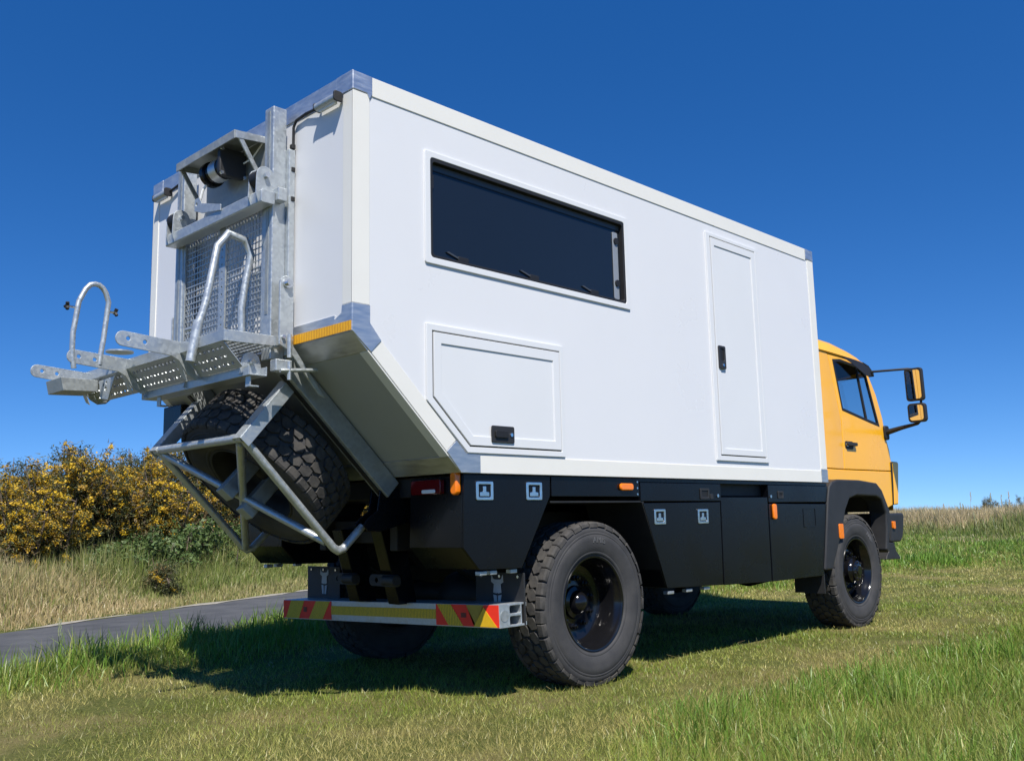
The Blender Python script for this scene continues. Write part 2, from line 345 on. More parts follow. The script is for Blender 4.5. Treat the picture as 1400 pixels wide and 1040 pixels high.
def blades(name, x, y, length, width, lean, col, m=GRASSM, bend=0.5, leandir=None, z=None):
    n = len(x); z = H(x, y)-0.01 if z is None else z
    az = rng.uniform(0, 2*np.pi, n) if leandir is None else leandir+rng.normal(0, 0.9, n)
    dx, dy = np.cos(az), np.sin(az); fz = rng.uniform(0, 2*np.pi, n); wx, wy = np.cos(fz)*width/2, np.sin(fz)*width/2
    lx, ly = dx*lean*length, dy*lean*length
    hgt = length*np.sqrt(np.clip(1-lean**2, 0.05, 1))
    V = np.empty((n, 5, 3), np.float32)
    V[:, 0] = np.stack([x-wx, y-wy, z], 1); V[:, 1] = np.stack([x+wx, y+wy, z], 1)
    mxx, myy = x+lx*0.38, y+ly*0.38; mz = z+hgt*0.58
    V[:, 2] = np.stack([mxx-wx*0.8, myy-wy*0.8, mz], 1); V[:, 3] = np.stack([mxx+wx*0.8, myy+wy*0.8, mz], 1)
    V[:, 4] = np.stack([x+lx, y+ly, z+hgt*(1-bend*0.25*lean)], 1)
    b = (np.arange(n)*5)[:, None]
    F = np.concatenate([b+np.array([0, 1, 3]), b+np.array([0, 3, 2]), b+np.array([2, 3, 4])], 0)
    C = np.repeat(col[:, None, :], 5, 1)
    return np_mesh(name, V.reshape(-1, 3), F, m, cols=C.reshape(-1, 3))
def polar(n, r0, r1, p, amin=-0.74, amax=0.74):
    """random ground points in front of the viewpoint, density ~ r^-p"""
    e = 2-p; u = rng.random(n); r = (r0**e+u*(r1**e-r0**e))**(1/e); a = YAW+rng.uniform(amin, amax, n)
    return CAM[0]+r*np.cos(a), CAM[1]+r*np.sin(a), r
def mixc(c1, c2, t): return np.array(c1)[None, :]*(1-t[:, None])+np.array(c2)[None, :]*t[:, None]
GREEN = (0.155, 0.265, 0.026); LUSH = (0.165, 0.315, 0.032); STRAW = (0.50, 0.41, 0.15); OLIVE = (0.265, 0.30, 0.040); PALE = (0.46, 0.37, 0.20)
def long_mask(x, y):
    w = (VN.fbm(x*0.55, y*0.55)-0.5)
    right = sstep(-2.05, -2.9, y+1.1*w+0.30*sstep(1.5, -0.5, x)*4*(VN2.fbm(x*0.9, y*0.9)-0.2))*sstep(-1.2, 1.2, x)
    left = sstep(1.2, 2.2, y+0.8*w)
    far = sstep(15, 22, x)*sstep(-2.0, 1.0, -(y-0.2*x-1.0))
    return np.clip(np.maximum(np.maximum(right, left), 0.75*far), 0, 1)
def off_road(x, y, m=0.0):
    s = road_s(x, y)-road_bend(road_t(x, y)); e = 0.10*(VN(road_t(x, y)*1.7, 2.0)-0.5)
    return s < -0.02+m+e
# short mown turf
x, y, r = polar(900000, 3.6, 46, 1.45, -0.66, 0.66)
k = off_road(x, y) & (bank_q(x, y) < 1.0); x, y, r = x[k], y[k], r[k]
lm = long_mask(x, y); dry = np.clip(2.0*(VN3.fbm(x*0.8, y*0.8, 4)-0.42)+2.6*np.clip(VN2.fbm(x*0.45+9, y*0.62, 3)-0.5, 0, 1)+0.9*(np.exp(-((y+1.75+0.25*np.sin(x*0.5))/0.38)**2)+0.8*np.exp(-((y-1.0+0.2*np.sin(x*0.4))/0.4)**2))*np.clip(VN.fbm(x*1.3+3, y*2.2, 3)-0.25, 0, 1)+rng.normal(0, 0.14, len(x)), 0, 1)*(1-0.6*lm)
bare = sstep(0.62, 0.74, VN2.fbm(x*1.1+4, y*1.1, 3)); keep = rng.random(len(x)) > 0.75*bare*(1-lm); x, y, r, lm, dry = x[keep], y[keep], r[keep], lm[keep], dry[keep]
L = rng.uniform(0.018, 0.05, len(x))*(1+0.5*VN(x*2, y*2))*(1+1.2*lm)
wd = 0.0040*np.clip(r/5.0, 1, 6)*rng.uniform(0.7, 1.3, len(x))
g = rng.random(len(x)); col = mixc(GREEN, OLIVE, g); t = np.clip(0.75*dry+np.where(rng.random(len(x)) < 0.10, 0.6, 0), 0, 1); col = col*(1-t[:, None])+np.array(STRAW)[None]*t[:, None]
col *= rng.uniform(0.55, 1.35, (len(x), 1))*(0.72+0.56*VN.fbm(x*1.7, y*1.7, 3))[:, None]
tag(blades1('lawn_grass', x, y, L, wd, rng.uniform(0.3, 0.93, len(x)), col), 'short mown turf, patchy green and straw, around the truck', 'grass', kind='stuff')
# long lush grass
x, y, r = polar(330000, 3.4, 44, 1.35)
lm = long_mask(x, y); k = off_road(x, y) & (rng.random(len(x)) < lm) & (bank_q(x, y) < 1.5); x, y, r, lm = x[k], y[k], r[k], lm[k]
tuft = VN2.fbm(x*1.6, y*1.6, 3)
L = (0.055+0.28*np.clip(tuft-0.2, 0, 1))*rng.uniform(0.5, 1.35, len(x))*(0.45+0.75*lm); es = road_s(x, y); L *= np.where(y > 1.2, 1.05+0.25*sstep(-1.3, -0.25, es), 1.0)
wd = 0.0052*np.clip(r/5.5, 1, 6)*rng.uniform(0.6, 1.3, len(x))
t = np.clip(rng.normal(0.08, 0.16, len(x))+0.5*(rng.random(len(x)) < 0.1)+0.9*(VN3.fbm(x*0.5, y*0.5)-0.55), 0, 1)
col = mixc(LUSH, (0.13, 0.22, 0.03), rng.random(len(x))); col = col*(1-t[:, None])+np.array(STRAW)[None]*t[:, None]; col *= rng.uniform(0.7, 1.25, (len(x), 1))
tag(blades('long_grass', x, y, L, wd, rng.uniform(0.1, 0.75, len(x)), col, bend=0.9), 'long lush green grass at the edges of the mown strip', 'grass', kind='stuff')
# cut straw lying about
x, y, r = polar(2600, 3.5, 18, 1.2); k = off_road(x, y); x, y, r = x[k], y[k], r[k]
az = rng.uniform(0, 2*np.pi, len(x)); L = rng.gamma(2.0, 0.022, len(x))+0.02; wd = 0.0024*np.clip(r/6, 1, 3)
V = np.empty((len(x), 4, 3), np.float32); z = H(x, y)+0.03+rng.uniform(0, 0.02, len(x)); dx, dy = np.cos(az)*L, np.sin(az)*L; wx, wy = -np.sin(az)*wd/2, np.cos(az)*wd/2
dz_ = rng.uniform(-0.012, 0.015, len(x))
for q, (a, b) in enumerate(((0, -1), (1, -1), (1, 1), (0, 1))): V[:, q] = np.stack([x+a*dx+b*wx, y+a*dy+b*wy, z+a*dz_], 1)
tag(np_mesh('cut_straw', V.reshape(-1, 3), np.arange(len(x)*4).reshape(-1, 4), GRASSM, cols=np.repeat(mixc(STRAW, PALE, rng.random(len(x))), 4, 0)), 'loose cut straw lying on the mown turf', 'straw', kind='stuff')
# tall verge grass beyond the road
n = 120000; t_ = rng.uniform(-3, 20, n); d_ = ROADW+0.12+rng.gamma(1.6, 1.3, n); k = d_ < ROADW+8.5; t_, d_ = t_[k], d_[k]
x, y = road_pt(t_, d_); d = d_-ROADW; r = np.hypot(x-CAM[0], y-CAM[1])
tall = sstep(0.25, 2.2, d+1.2*(VN.fbm(x*0.5, y*0.5)-0.5)); dryp = sstep(0.40, 0.60, VN3.fbm(x*0.28+2, y*0.28, 3)+0.24*sstep(8.5, 4.5, t_)-0.09)
L = (0.12+0.66*tall*(0.55+0.75*VN2.fbm(x*0.7, y*0.7)))*rng.uniform(0.35, 1.3, len(x)); wd = 0.011*rng.uniform(0.6, 1.3, len(x))*np.clip(r/14, 0.8, 3)
t = np.clip(rng.normal(0.12, 0.22, len(x))+0.72*dryp*(rng.random(len(x)) < 0.8)+0.35*(d < 0.7), 0, 1)
col = mixc((0.15, 0.22, 0.04), (0.25, 0.30, 0.075), rng.random(len(x))); col = col*(1-t[:, None])+mixc((0.48, 0.38, 0.18), (0.64, 0.51, 0.29), rng.random(len(x)))*t[:, None]; col *= rng.uniform(0.7, 1.2, (len(x), 1))
tag(blades('verge_grass', x, y, L, wd, np.clip(rng.normal(0.36, 0.26, len(x)), 0.02, 0.95), col), 'tall half dry grass on the verge across the road', 'grass', kind='stuff')
# dry grass on the far bank
n = 70000; u = rng.uniform(-16, 26, n); q = rng.uniform(-2.5, 9, n)
x = BANKP[0]+BANKD[0]*u+BANKD[1]*q; y = BANKP[1]+BANKD[1]*u-BANKD[0]*q; k = road_s(x, y) < -1; x, y, q = x[k], y[k], q[k]
dr = sstep(0.38, 0.6, VN3.fbm(x*0.22, y*0.22, 3)+0.20*sstep(0.5, 4, q)-0.02); L = (0.16+0.46*sstep(-0.5, 2.5, q)*(0.5+VN2.fbm(x*0.5, y*0.5)))*rng.uniform(0.4, 1.2, len(x))
t = np.clip(rng.normal(0.1, 0.2, len(x))+0.85*dr, 0, 1); col = mixc((0.13, 0.20, 0.04), (0.20, 0.25, 0.06), rng.random(len(x))); col = col*(1-t[:, None])+mixc((0.48, 0.38, 0.20), (0.62, 0.50, 0.31), rng.random(len(x)))*t[:, None]; col *= rng.uniform(0.7, 1.2, (len(x), 1))
tag(blades('bank_grass', x, y, L, rng.uniform(0.015, 0.035, len(x)), np.clip(rng.normal(0.35, 0.2, len(x)), 0.02, 0.9), col), 'tall pale dry grass on the bank beyond the cab', 'grass', kind='stuff')
# tall seed stems standing out of the bank and verge
def stems(name, x, y, h, label):
    V, F, C = [], [], []
    for a, b, l in zip(x, y, h):
        z = float(H(a, b)); az = random.uniform(0, 6.28); ln = l*random.uniform(0.05, 0.25); i = len(V); w = 0.0022*max(1, math.hypot(a-CAM[0], b-CAM[1])/13)
        tx, ty = a+math.cos(az)*ln, b+math.sin(az)*ln
        V += [(a-w*.7, b+w*.7, z), (a+w*.7, b-w*.7, z), (tx+w*.5, ty-w*.5, z+l*.8), (tx-w*.5, ty+w*.5, z+l*.8)]; F.append((i, i+1, i+2, i+3))
        for k in range(5):
            j = len(V); zz = z+l*(0.72+0.07*k); ww = w*random.uniform(1.3, 2.4); ox, oy = random.uniform(-ww, ww), random.uniform(-ww, ww)
            V += [(tx+ox-ww, ty+oy+ww, zz), (tx+ox+ww, ty+oy-ww, zz), (tx+ox+ww*.6, ty+oy-ww*.6, zz+l*.09), (tx+ox-ww*.6, ty+oy+ww*.6, zz+l*.09)]; F.append((j, j+1, j+2, j+3))
        C += [(0.40*random.uniform(.7, 1.2), 0.33, 0.19)]*24
    return tag(np_mesh(name, V, F, GRASSM, cols=np.array(C)), label, 'grass', kind='stuff')
u = rng.uniform(-10, 14, 60); q = rng.uniform(0.5, 7, 60)
stems('seed_stems', BANKP[0]+BANKD[0]*u+BANKD[1]*q, BANKP[1]+BANKD[1]*u-BANKD[0]*q, rng.uniform(0.5, 1.2, 60), 'thin seed stems rising above the dry bank')
x, y, r = polar(60, 5, 13, 1.2); k = off_road(x, y) & (long_mask(x, y) > 0.6); stems('meadow_seed_heads', x[k], y[k], rng.uniform(0.22, 0.42, k.sum()), 'pale grass seed heads in the long grass')

# ================================================================== THE TRUCK
truck = tag(empty('expedition_truck', (0, 0, 0)), 'expedition truck with white camper box, yellow cab and black lockers parked on grass', 'truck')
HW, ZT, ZR, ZB, XC, LB = 1.2957, 3.7631, 2.2113, 1.4327, 0.8115, 5.6732
CH = Vector((XC, ZB-ZR)).normalized(); CN = Vector((-(-CH.y), -CH.x))          # along the chamfer (x,z) / outward
CN = Vector((CH.y, -CH.x)).normalized()
if CN.x > 0: CN = -CN
def chp(t, off): return (t*CH.x+off*CN.x, ZR+t*CH.y+off*CN.y)

# ---- camper box
e = 0.006
prof = [(0, ZR), (0, ZT), (LB, ZT), (LB, ZB), (XC, ZB)]
pin = inset(prof, e)
win = rrect(0.586, 2.54, 2.748, 3.386, 0.02, 3)
cb = MB().xz(pin, -HW+e, -HW+0.045, [win])                                            # right wall with the window opening
cb.xz(pin, HW-0.045, HW-e)
pi2 = inset(prof, 0.05)
for (a, b), (c, d) in zip(zip(pin, pin[1:]+pin[:1]), zip(pi2, pi2[1:]+pi2[:1])):        # rear, roof, front, floor, chamfer
    f = [(a[0], a[1]), (b[0], b[1]), (d[0], d[1]), (c[0], c[1])]
    cb.xz(f, -HW+0.0452, HW-0.0452)
camper = cb.build('camper_box', WHITE, truck, smooth=0)
def rail(name, poly, m, proud=0.0, y=-HW, side=0):
    return MB().xz(poly, y-proud, y+e+0.004).build(name, m, camper, bevel=0.003, seg=2)
for sgn in (-1, 1):
    def rl(name, poly, m, pr=0.0):
        y0, y1 = sgn*(HW+pr), sgn*(HW-e-0.003)
        return MB().xz(poly, y0, y1).build(name, m, camper, bevel=0.003)
    rl('top_rail', rect(0.142, 5.52, 3.643, ZT), CREAM)
    rl('bottom_rail', rect(0.976, 5.545, ZB, 1.546), CREAM)
    rl('corner_rail', rect(0, 0.122, 2.375, 3.648), CREAM)
    rl('corner_rail', rect(5.552, LB, 1.56, 3.655), CREAM)
    rl('chamfer_rail', [(0.132, 2.103), (0.206, 2.178), (0.774, 1.630), (0.696, 1.561)], CREAM)
    rl('corner_cap', [(0, 3.65), (0.10, 3.65), (0.118, 3.618), (0.14, 3.655), (0.14, ZT), (0, ZT)], ALU, 0.004)
    rl('corner_cap', [(5.522, ZT), (5.522, 3.66), (LB, 3.657), (LB, ZT)], ALU, 0.004)
    rl('corner_cap', [(5.547, ZB), (5.547, 1.557), (LB, 1.557), (LB, ZB)], ALU, 0.004)
    rl('corner_cap', [(0, 2.373), (0.124, 2.373), (0.124, 2.27), (0.205, 2.176), (0.13, 2.101), (0, ZR)], ALU, 0.004)
    rl('corner_cap', [(0.694, 1.559), (0.775, 1.628), (0.86, 1.547), (0.975, 1.547), (0.975, ZB), (XC, ZB)], ALU, 0.004)
    # rear face pieces
    y0, y1 = sorted((sgn*(HW+0.0005), sgn*1.20)); MB().yz([(y0, 2.375), (y1, 2.375), (y1, 3.645), (y0, 3.645)], 0.0, 0.009).build('corner_rail', CREAM, camper, 0.003)
    y0, y1 = sorted((sgn*(HW+0.003), sgn*1.137)); MB().yz([(y0, 3.648), (y1, 3.648), (y1, ZT+0.003), (y0, ZT+0.003)], -0.004, 0.008).build('corner_cap', ALU, camper, 0.003)
    y0, y1 = sorted((sgn*(HW+0.003), sgn*1.20)); y2 = sgn*1.13
    MB().yz([(sgn*(HW+0.003), 2.373), (sgn*1.20, 2.373), (sgn*1.195, 2.33), (y2, 2.30), (y2, ZR), (sgn*(HW+0.003), ZR)], -0.004, 0.008).build('corner_cap', ALU, camper, 0.003)
MB().yz(rect(-1.135, 1.135, 3.648, ZT+0.002), -0.001, 0.008).build('top_trim', ALU, camper, 0.002)
MB().yz(rect(-1.128, 1.128, ZR, 2.325), -0.001, 0.008).build('lower_trim', ALU, camper, 0.002)
for a, b in ((-1.292, -0.70), (0.70, 1.292)):
    MB().yz(rect(a, b, ZR+0.004, ZR+0.060), -0.0065, -0.003).build('reflective_strip', REFO, camper)
def chplate(name, t0, t1, y0, y1, o0, o1, m, parent, bevel=0.002):
    return MB().xz([chp(t0, o0), chp(t1, o0), chp(t1, o1), chp(t0, o1)], y0, y1).build(name, m, parent, bevel)
TL = math.hypot(XC, ZB-ZR)
chplate('chamfer_panel', 0.152, TL-0.142, -1.212, 1.212, -0.003, -0.010, UNDER_SHADE, camper)  # shade on the sloped underside is painted into this panel's colour
chplate('chamfer_trim', 0.003, 0.15, -HW+0.001, HW-0.001, 0.001, -0.008, ALU, camper)
chplate('chamfer_trim', TL-0.14, TL-0.003, -HW+0.001, HW-0.001, 0.001, -0.008, ALU, camper)
for sgn in (-1, 1):
    y0, y1 = sorted((sgn*(HW-0.001), sgn*1.215)); chplate('chamfer_trim', 0.151, TL-0.141, y0, y1, 0.0008, -0.008, CREAM, camper)

# ---- window
wf = MB().xz(rrect(0.540, 2.5865, 2.7055, 3.4265, 0.012, 3), -HW-0.006, -HW+e+0.002, [rrect(0.584, 2.542, 2.746, 3.388, 0.022, 3)]).build('window', WHITE2, truck, 0.003)
MB().xz(rrect(0.584, 2.542, 2.746, 3.388, 0.022, 3), -HW-0.003, -HW+0.04, [rrect(0.604, 2.522, 2.764, 3.364, 0.02, 3)]).build('rubber_frame', SEAL, wf, 0.003)
MB().xz(rrect(0.600, 2.526, 2.760, 3.368, 0.015, 3), -HW+0.034, -HW+0.042).build('pane', PANE, wf)
MB().xz(rect(0.606, 2.52, 3.318, 3.324), -HW+0.030, -HW+0.0345).build('blind_edge', SEAL, wf)
MB().xz(rect(0.606, 2.52, 3.324, 3.362), -HW+0.031, -HW+0.0345).build('blind_cassette', DGREY, wf)
for x0 in (0.736, 1.40, 2.05):
    MB().xz(rrect(x0+0.10, x0+0.19, 2.772, 2.803, 0.006, 2), -HW+0.022, -HW+0.0345).build('latch', SEAL, wf, 0.003)
    MB().xz([(x0, 2.812), (x0+0.02, 2.818), (x0+0.10, 2.796), (x0+0.10, 2.785)], -HW+0.024, -HW+0.0345).build('latch_lever', DGREY, wf)
MB().xz(rrect(2.435, 2.495, 2.775, 3.30, 0.01, 2), -HW+0.026, -HW+0.0345).build('window_stay', mat('grey_stay', (0.30, 0.32, 0.34), 0.4, 0.3, var=0.05), wf, 0.003)
for zc in (2.9, 3.23): MB().lathe([(0.0, -HW+0.016), (0.026, -HW+0.016), (0.026, -HW+0.0345)], 14, (2.468, 0, zc))[0].build('stay_knob', SEAL, wf)
MB().xz(rrect(0.607, 0.632, 3.20, 3.29, 0.006, 2), -HW+0.022, -HW+0.0345).build('catch', SEAL, wf)

# ---- storage hatch and entry door
def hatch(name, outer, gap, inner, m=WHITE2):
    fr = MB().xz(outer, -HW-0.009, -HW+e+0.002, [gap]).build(name, m, truck, 0.003)
    MB().xz(gap, -HW+0.0015, -HW+e+0.002, [inset(gap, 0.02)]).build('seal', SEAL, fr)
    g = inset(gap, 0.009)
    MB().xz(g, -HW-0.013, -HW+0.001, [inner]).build('panel_rim', m, fr, 0.003)
    MB().xz(inset(inner, -0.001), -HW-0.006, -HW+0.0005).build('panel', m, fr)
    return fr
ht = hatch('storage_hatch', [(0.538, 2.328), (1.777, 2.328), (1.777, 1.557), (0.864, 1.557), (0.538, 1.861)],
           [(0.584, 2.288), (1.742, 2.288), (1.742, 1.594), (0.884, 1.594), (0.584, 1.880)], [(0.653, 2.212), (1.668, 2.212), (1.668, 1.663), (0.908, 1.663), (0.653, 1.920)])
lt = MB().xz(rrect(1.06, 1.265, 1.628, 1.736, 0.012, 3), -HW-0.022, -HW-0.0135).build('latch', PLASTIC, ht, 0.004)
MB().xz(rrect(1.085, 1.20, 1.66, 1.705, 0.01, 3), -HW-0.034, -HW-0.0215).build('latch_handle', SEAL, ht, 0.005)
MB().lathe([(0, -HW-0.028), (0.012, -HW-0.028), (0.012, -HW-0.0215)], 12, (1.235, 0, 1.682))[0].build('latch_key', CHROME, ht)
dr = hatch('entry_door', [(3.691, 3.562), (4.542, 3.562), (4.542, 1.592), (3.691, 1.592)], [(3.75, 3.531), (4.501, 3.531), (4.501, 1.633), (3.75, 1.633)],
           [(3.812, 3.457), (4.425, 3.457), (4.425, 1.696), (3.812, 1.696)])
MB().xz(rrect(3.775, 3.885, 2.372, 2.572, 0.014, 3), -HW-0.024, -HW-0.0135, [rrect(3.80, 3.86, 2.44, 2.55, 0.012, 3)]).build('handle', PLASTIC, dr, 0.004)
MB().xz(rrect(3.80, 3.86, 2.44, 2.55, 0.012, 3), -HW-0.016, -HW-0.0135).build('handle_recess', SEAL, dr)
MB().lathe([(0, -HW-0.028), (0.012, -HW-0.028), (0.012, -HW-0.0235)], 12, (3.84, 0, 2.405))[0].build('handle_key', CHROME, dr)

# ---- rear work lamps
for y0, y1 in ((-1.19, -0.985), (0.985, 1.18)):
    b = MB().tube([(-0.036, y0, 3.622), (-0.036, y1, 3.622)], 0.026, 12).build('work_lamp', GALV, truck)
    MB().xz(rrect(-0.066, -0.002, 3.592, 3.655, 0.015, 3), y0-0.012, y0).build('end_cap', SEAL, b, 0.003)
    MB().xz(rrect(-0.062, -0.002, 3.596, 3.648, 0.015, 3), y1, y1+0.010).build('end_cap', SEAL, b, 0.003)
    MB().box((-0.040, y0+0.02, 3.588), (-0.02, y1-0.02, 3.60)).build('lens', WLENS, b)
tube('lamp_cable', [(-0.02, -0.975, 3.63), (-0.012, -0.83, 3.645), (-0.012, -0.72, 3.635), (-0.012, -0.69, 3.60), (-0.012, -0.688, 3.40), (-0.02, -0.688, 3.33), (-0.012, -0.688, 3.10)], 0.009, SEAL, truck, 8)
tube('lamp_cable', [(-0.02, 0.97, 3.63), (-0.012, 0.85, 3.65), (-0.012, 0.60, 3.66)], 0.009, SEAL, truck, 8)
for zc in (3.47, 3.32, 3.13): box('cable_clip', (-0.03, -0.705, zc-0.015), (-0.004, -0.675, zc+0.015), SEAL, truck, 0.003)

# ---- lift masts and mesh screen
for ya, yb, out in ((-0.665, -0.565, -1), (0.50, 0.60, 1)):
    mm = MB().yz([(ya, 2.12), (yb, 2.12), (yb, 3.715), (ya, 3.715)], -0.14, -0.045).build('lift_mast', GALV, truck, 0.006)
    box('mast_slot', (-0.143, ya+0.035, 2.4), (-0.139, yb-0.035, 3.69), GALVD, mm, 0)
    yy = sorted((ya-0.0 if out < 0 else yb, (ya-0.03) if out < 0 else yb+0.03))
    box('mast_flange', (-0.046, min(yy)-0.004, 2.15), (-0.002, max(yy)+0.03, 3.45), GALV, mm, 0.004)
    MB().lathe([(0, 3.732), (0.02, 3.729), (0.022, 3.714)], 10, (-0.09, (ya+yb)/2, 0), 'z')[0].build('mast_bolt', CHROME, mm)
scr = MB()
for yv in np.arange(-0.545, 0.50, 0.038): scr.box((-0.112, yv-0.0035, 2.28), (-0.1085, yv+0.0035, 3.10))
for zv in np.arange(2.29, 3.10, 0.040): scr.box((-0.116, -0.56, zv-0.0035), (-0.1125, 0.505, zv+0.0035))
tag(scr.build('mesh_screen', GALV, truck, smooth=0), kind='stuff')
for ya, yb in ((-0.085, -0.005), (-0.562, -0.535), (0.475, 0.5)):
    hs = [circ((ya+yb)/2, zz, 0.008, 6) for zz in np.arange(2.33, 3.05, 0.05)] if yb-ya > 0.05 else []
    MB().yz(rect(ya, yb, 2.25, 3.10), -0.130, -0.119, hs).build('screen_bar', GALV, truck)
# crossbeam with rollers
bm_ = MB().xz(rrect(-0.235, -0.142, 3.065, 3.145, 0.008, 2), -0.70, 0.56).build('cross_beam', GALV, truck, 0.003)
for yc in (-0.62, 0.47):
    pl_ = [(-0.255, 3.12), (-0.235, 3.07), (-0.14, 3.07), (-0.125, 3.12)]+[(-0.19+0.06*math.cos(a), 3.245+0.06*math.sin(a)) for a in np.linspace(0, math.pi, 9)]
    for dy in (-0.048, 0.040): MB().xz(pl_, yc+dy, yc+dy+0.008).build('roller_bracket', GALV, bm_, 0.002)
    MB().lathe([(0.0, yc-0.038), (0.056, yc-0.038), (0.05, yc), (0.056, yc+0.038), (0.0, yc+0.038)], 20, (-0.20, 0, 3.235))[0].build('roller', SEAL, bm_)
    MB().tube([(-0.19, yc-0.075, 3.245), (-0.19, yc-0.05, 3.245)], 0.018, 6).build('bolt', CHROME, bm_)
box('beam_end', (-0.14, -0.735, 3.09), (-0.08, -0.668, 3.17), GALV, bm_, 0.004)
# winch shelf
sh = MB().xz([(-0.285, 3.585), (-0.06, 3.60), (-0.06, 3.592), (-0.277, 3.577), (-0.277, 3.53), (-0.285, 3.53)], -0.45, 0.33).build('winch_shelf', GALVD, truck, 0.002)
MB().yz(rect(-0.45, 0.33, 3.16, 3.60), -0.058, -0.05).build('back_plate', GALVD, sh)
for yc in (-0.448, 0.318):
    MB().xz([(-0.276, 3.575), (-0.24, 3.575), (-0.09, 3.34), (-0.125, 3.34)], yc, yc+0.012).build('brace', GALV if yc < 0 else GALVD, sh, 0.002)
    MB().xz([(-0.276, 3.58), (-0.06, 3.595), (-0.06, 3.555), (-0.276, 3.535)], yc-0.003, yc+0.005).build('brace', GALV if yc < 0 else GALVD, sh, 0.002)
wi = MB().lathe([(0, -0.20), (0.085, -0.20), (0.085, -0.165), (0.07, -0.16), (0.07, 0.02), (0.085, 0.025), (0.085, 0.06), (0, 0.06)], 24, (-0.17, 0, 3.455))[0].build('winch', BLACK, truck)
MB().lathe([(0.072, -0.12), (0.074, -0.12), (0.074, -0.03), (0.072, -0.03)], 24, (-0.17, 0, 3.455))[0].build('drum_band', ALU, wi)
MB().xz(rrect(-0.265, -0.075, 3.36, 3.55, 0.03, 3), -0.235, -0.20).build('gearbox', PLASTIC, wi, 0.008)
for a in range(4): MB().lathe([(0, -0.245), (0.012, -0.245), (0.012, -0.23)], 8, (-0.17+0.08*(1 if a % 2 else -1), 0, 3.455+0.08*(1 if a > 1 else -1)))[0].build('bolt', CHROME, wi)
tube('winch_rope', [(-0.2, 0.05, 3.39), (-0.22, 0.07, 3.34), (-0.225, 0.09, 3.28)], 0.008, WLENS, wi, 6)
MB().plate([(0.13, 3.29), (0.13, 3.21), (0.02, 3.17), (-0.22, 3.13), (-0.22, 3.17), (0.03, 3.24), (0.07, 3.29)], [circ(0.10, 3.25, 0.012, 8)], lambda a, b: (-0.245, a, b), lambda a, b: (-0.237, a, b)).build('cable_guide', GALV, bm_, 0.0015)
tube('winch_lead', [(-0.06, -0.43, 3.585), (-0.07, -0.30, 3.50), (-0.10, -0.22, 3.47)], 0.006, WLENS, wi, 6)
# hinge plates
for y0 in (-0.735, 0.66):
    arc = [(-0.08+0.048*math.cos(a), 2.575+0.048*math.sin(a)) for a in np.linspace(0, math.pi, 9)]
    hp = MB().xz(arc+[(-0.128, 2.20), (-0.06, 2.17), (0.15, 1.92), (0.20, 1.90), (-0.032, 2.20)], y0-0.014, y0).build('hinge_plate', GALV, truck, 0.003)
    MB().lathe([(0, y0-0.05), (0.018, y0-0.05), (0.018, y0-0.03), (0.030, y0-0.03), (0.030, y0-0.014)], 14, (-0.08, 0, 2.575))[0].build('hinge_bolt', CHROME, hp)
    for dx in (-0.025, 0.025): MB().tube([(-0.08+dx, y0-0.03, 2.245), (-0.08+dx, y0-0.01, 2.245)], 0.012, 8).build('bolt', CHROME, hp)

# ---- motorbike carrier: tray, arms, hoop, rail
car = MB()
car.yz(rect(-0.72, 1.33, 2.185, 2.252), -0.468, -0.460)
car.xz([(-0.46, 2.185), (-0.46, 2.252), (-0.09, 2.250), (-0.09, 2.20), (-0.16, 2.19)], -0.72, -0.712)
car.yz(rect(-0.72, 1.33, 2.20, 2.25), -0.10, -0.092)
tray = car.build('carrier_tray', GALV, truck, 0.002)
fl = MB()
for yv in np.arange(-0.70, 1.32, 0.036): fl.box((-0.462, yv-0.004, 2.192), (-0.095, yv+0.004, 2.199))
for xv in np.arange(-0.44, -0.10, 0.052): fl.box((xv-0.011, -0.712, 2.186), (xv+0.011, 1.328, 2.193))
tag(fl.build('tray_mesh', GALV, tray, smooth=0), kind='stuff')
def slot_plate(y0, y1):
    hs = []
    for i, yv in enumerate(np.arange(y0+0.06, y1-0.05, 0.052)):
        for j in range(3):
            hs.append([(yv+0.017*math.cos(a)+(0.026 if j % 2 else 0), 0.04+0.055*j+0.012*math.sin(a)) for a in np.linspace(0, 2*math.pi, 9)[:-1]])
    f = lambda o: (lambda a, b: (-0.465+b*0.68+o*0.73, a, 2.188-b*0.73+o*0.68))
    MB().plate(rect(y0, y1, 0.0, 0.19), hs, f(0), f(0.005)).build('slotted_plate', GALV, tray)
slot_plate(-0.16, 0.58); slot_plate(0.62, 1.31); slot_plate(-0.70, -0.20)
for ya, tx_ in ((-0.18, -0.815), (0.58, -0.805), (1.30, -0.78)):
    tip = [(tx_+0.045*math.cos(a), 2.236+0.045*math.sin(a)) for a in np.linspace(math.pi/2, 1.5*math.pi, 9)]
    pol = tip+[(-0.52, 2.165), (-0.47, 2.14), (-0.415, 2.06), (-0.36, 2.03), (-0.30, 2.04), (-0.24, 2.10), (-0.17, 2.15), (-0.09, 2.18), (-0.09, 2.25), (-0.47, 2.256)]
    am = MB().xz(pol, ya-0.006, ya+0.004, [circ(tx_+0.03, 2.238, 0.013, 10), circ(tx_+0.13, 2.228, 0.013, 10)]).build('carrier_arm', GALV, truck, 0.002)
    MB().plate([(ya+0.004, 0.0), (ya+0.07, 0.0), (ya+0.05, 0.12), (ya+0.004, 0.14)], [], lambda a, b: (-0.47+b*0.4, a, 2.165-b), lambda a, b: (-0.465+b*0.4, a, 2.165-b)).build('gusset', GALV, am)
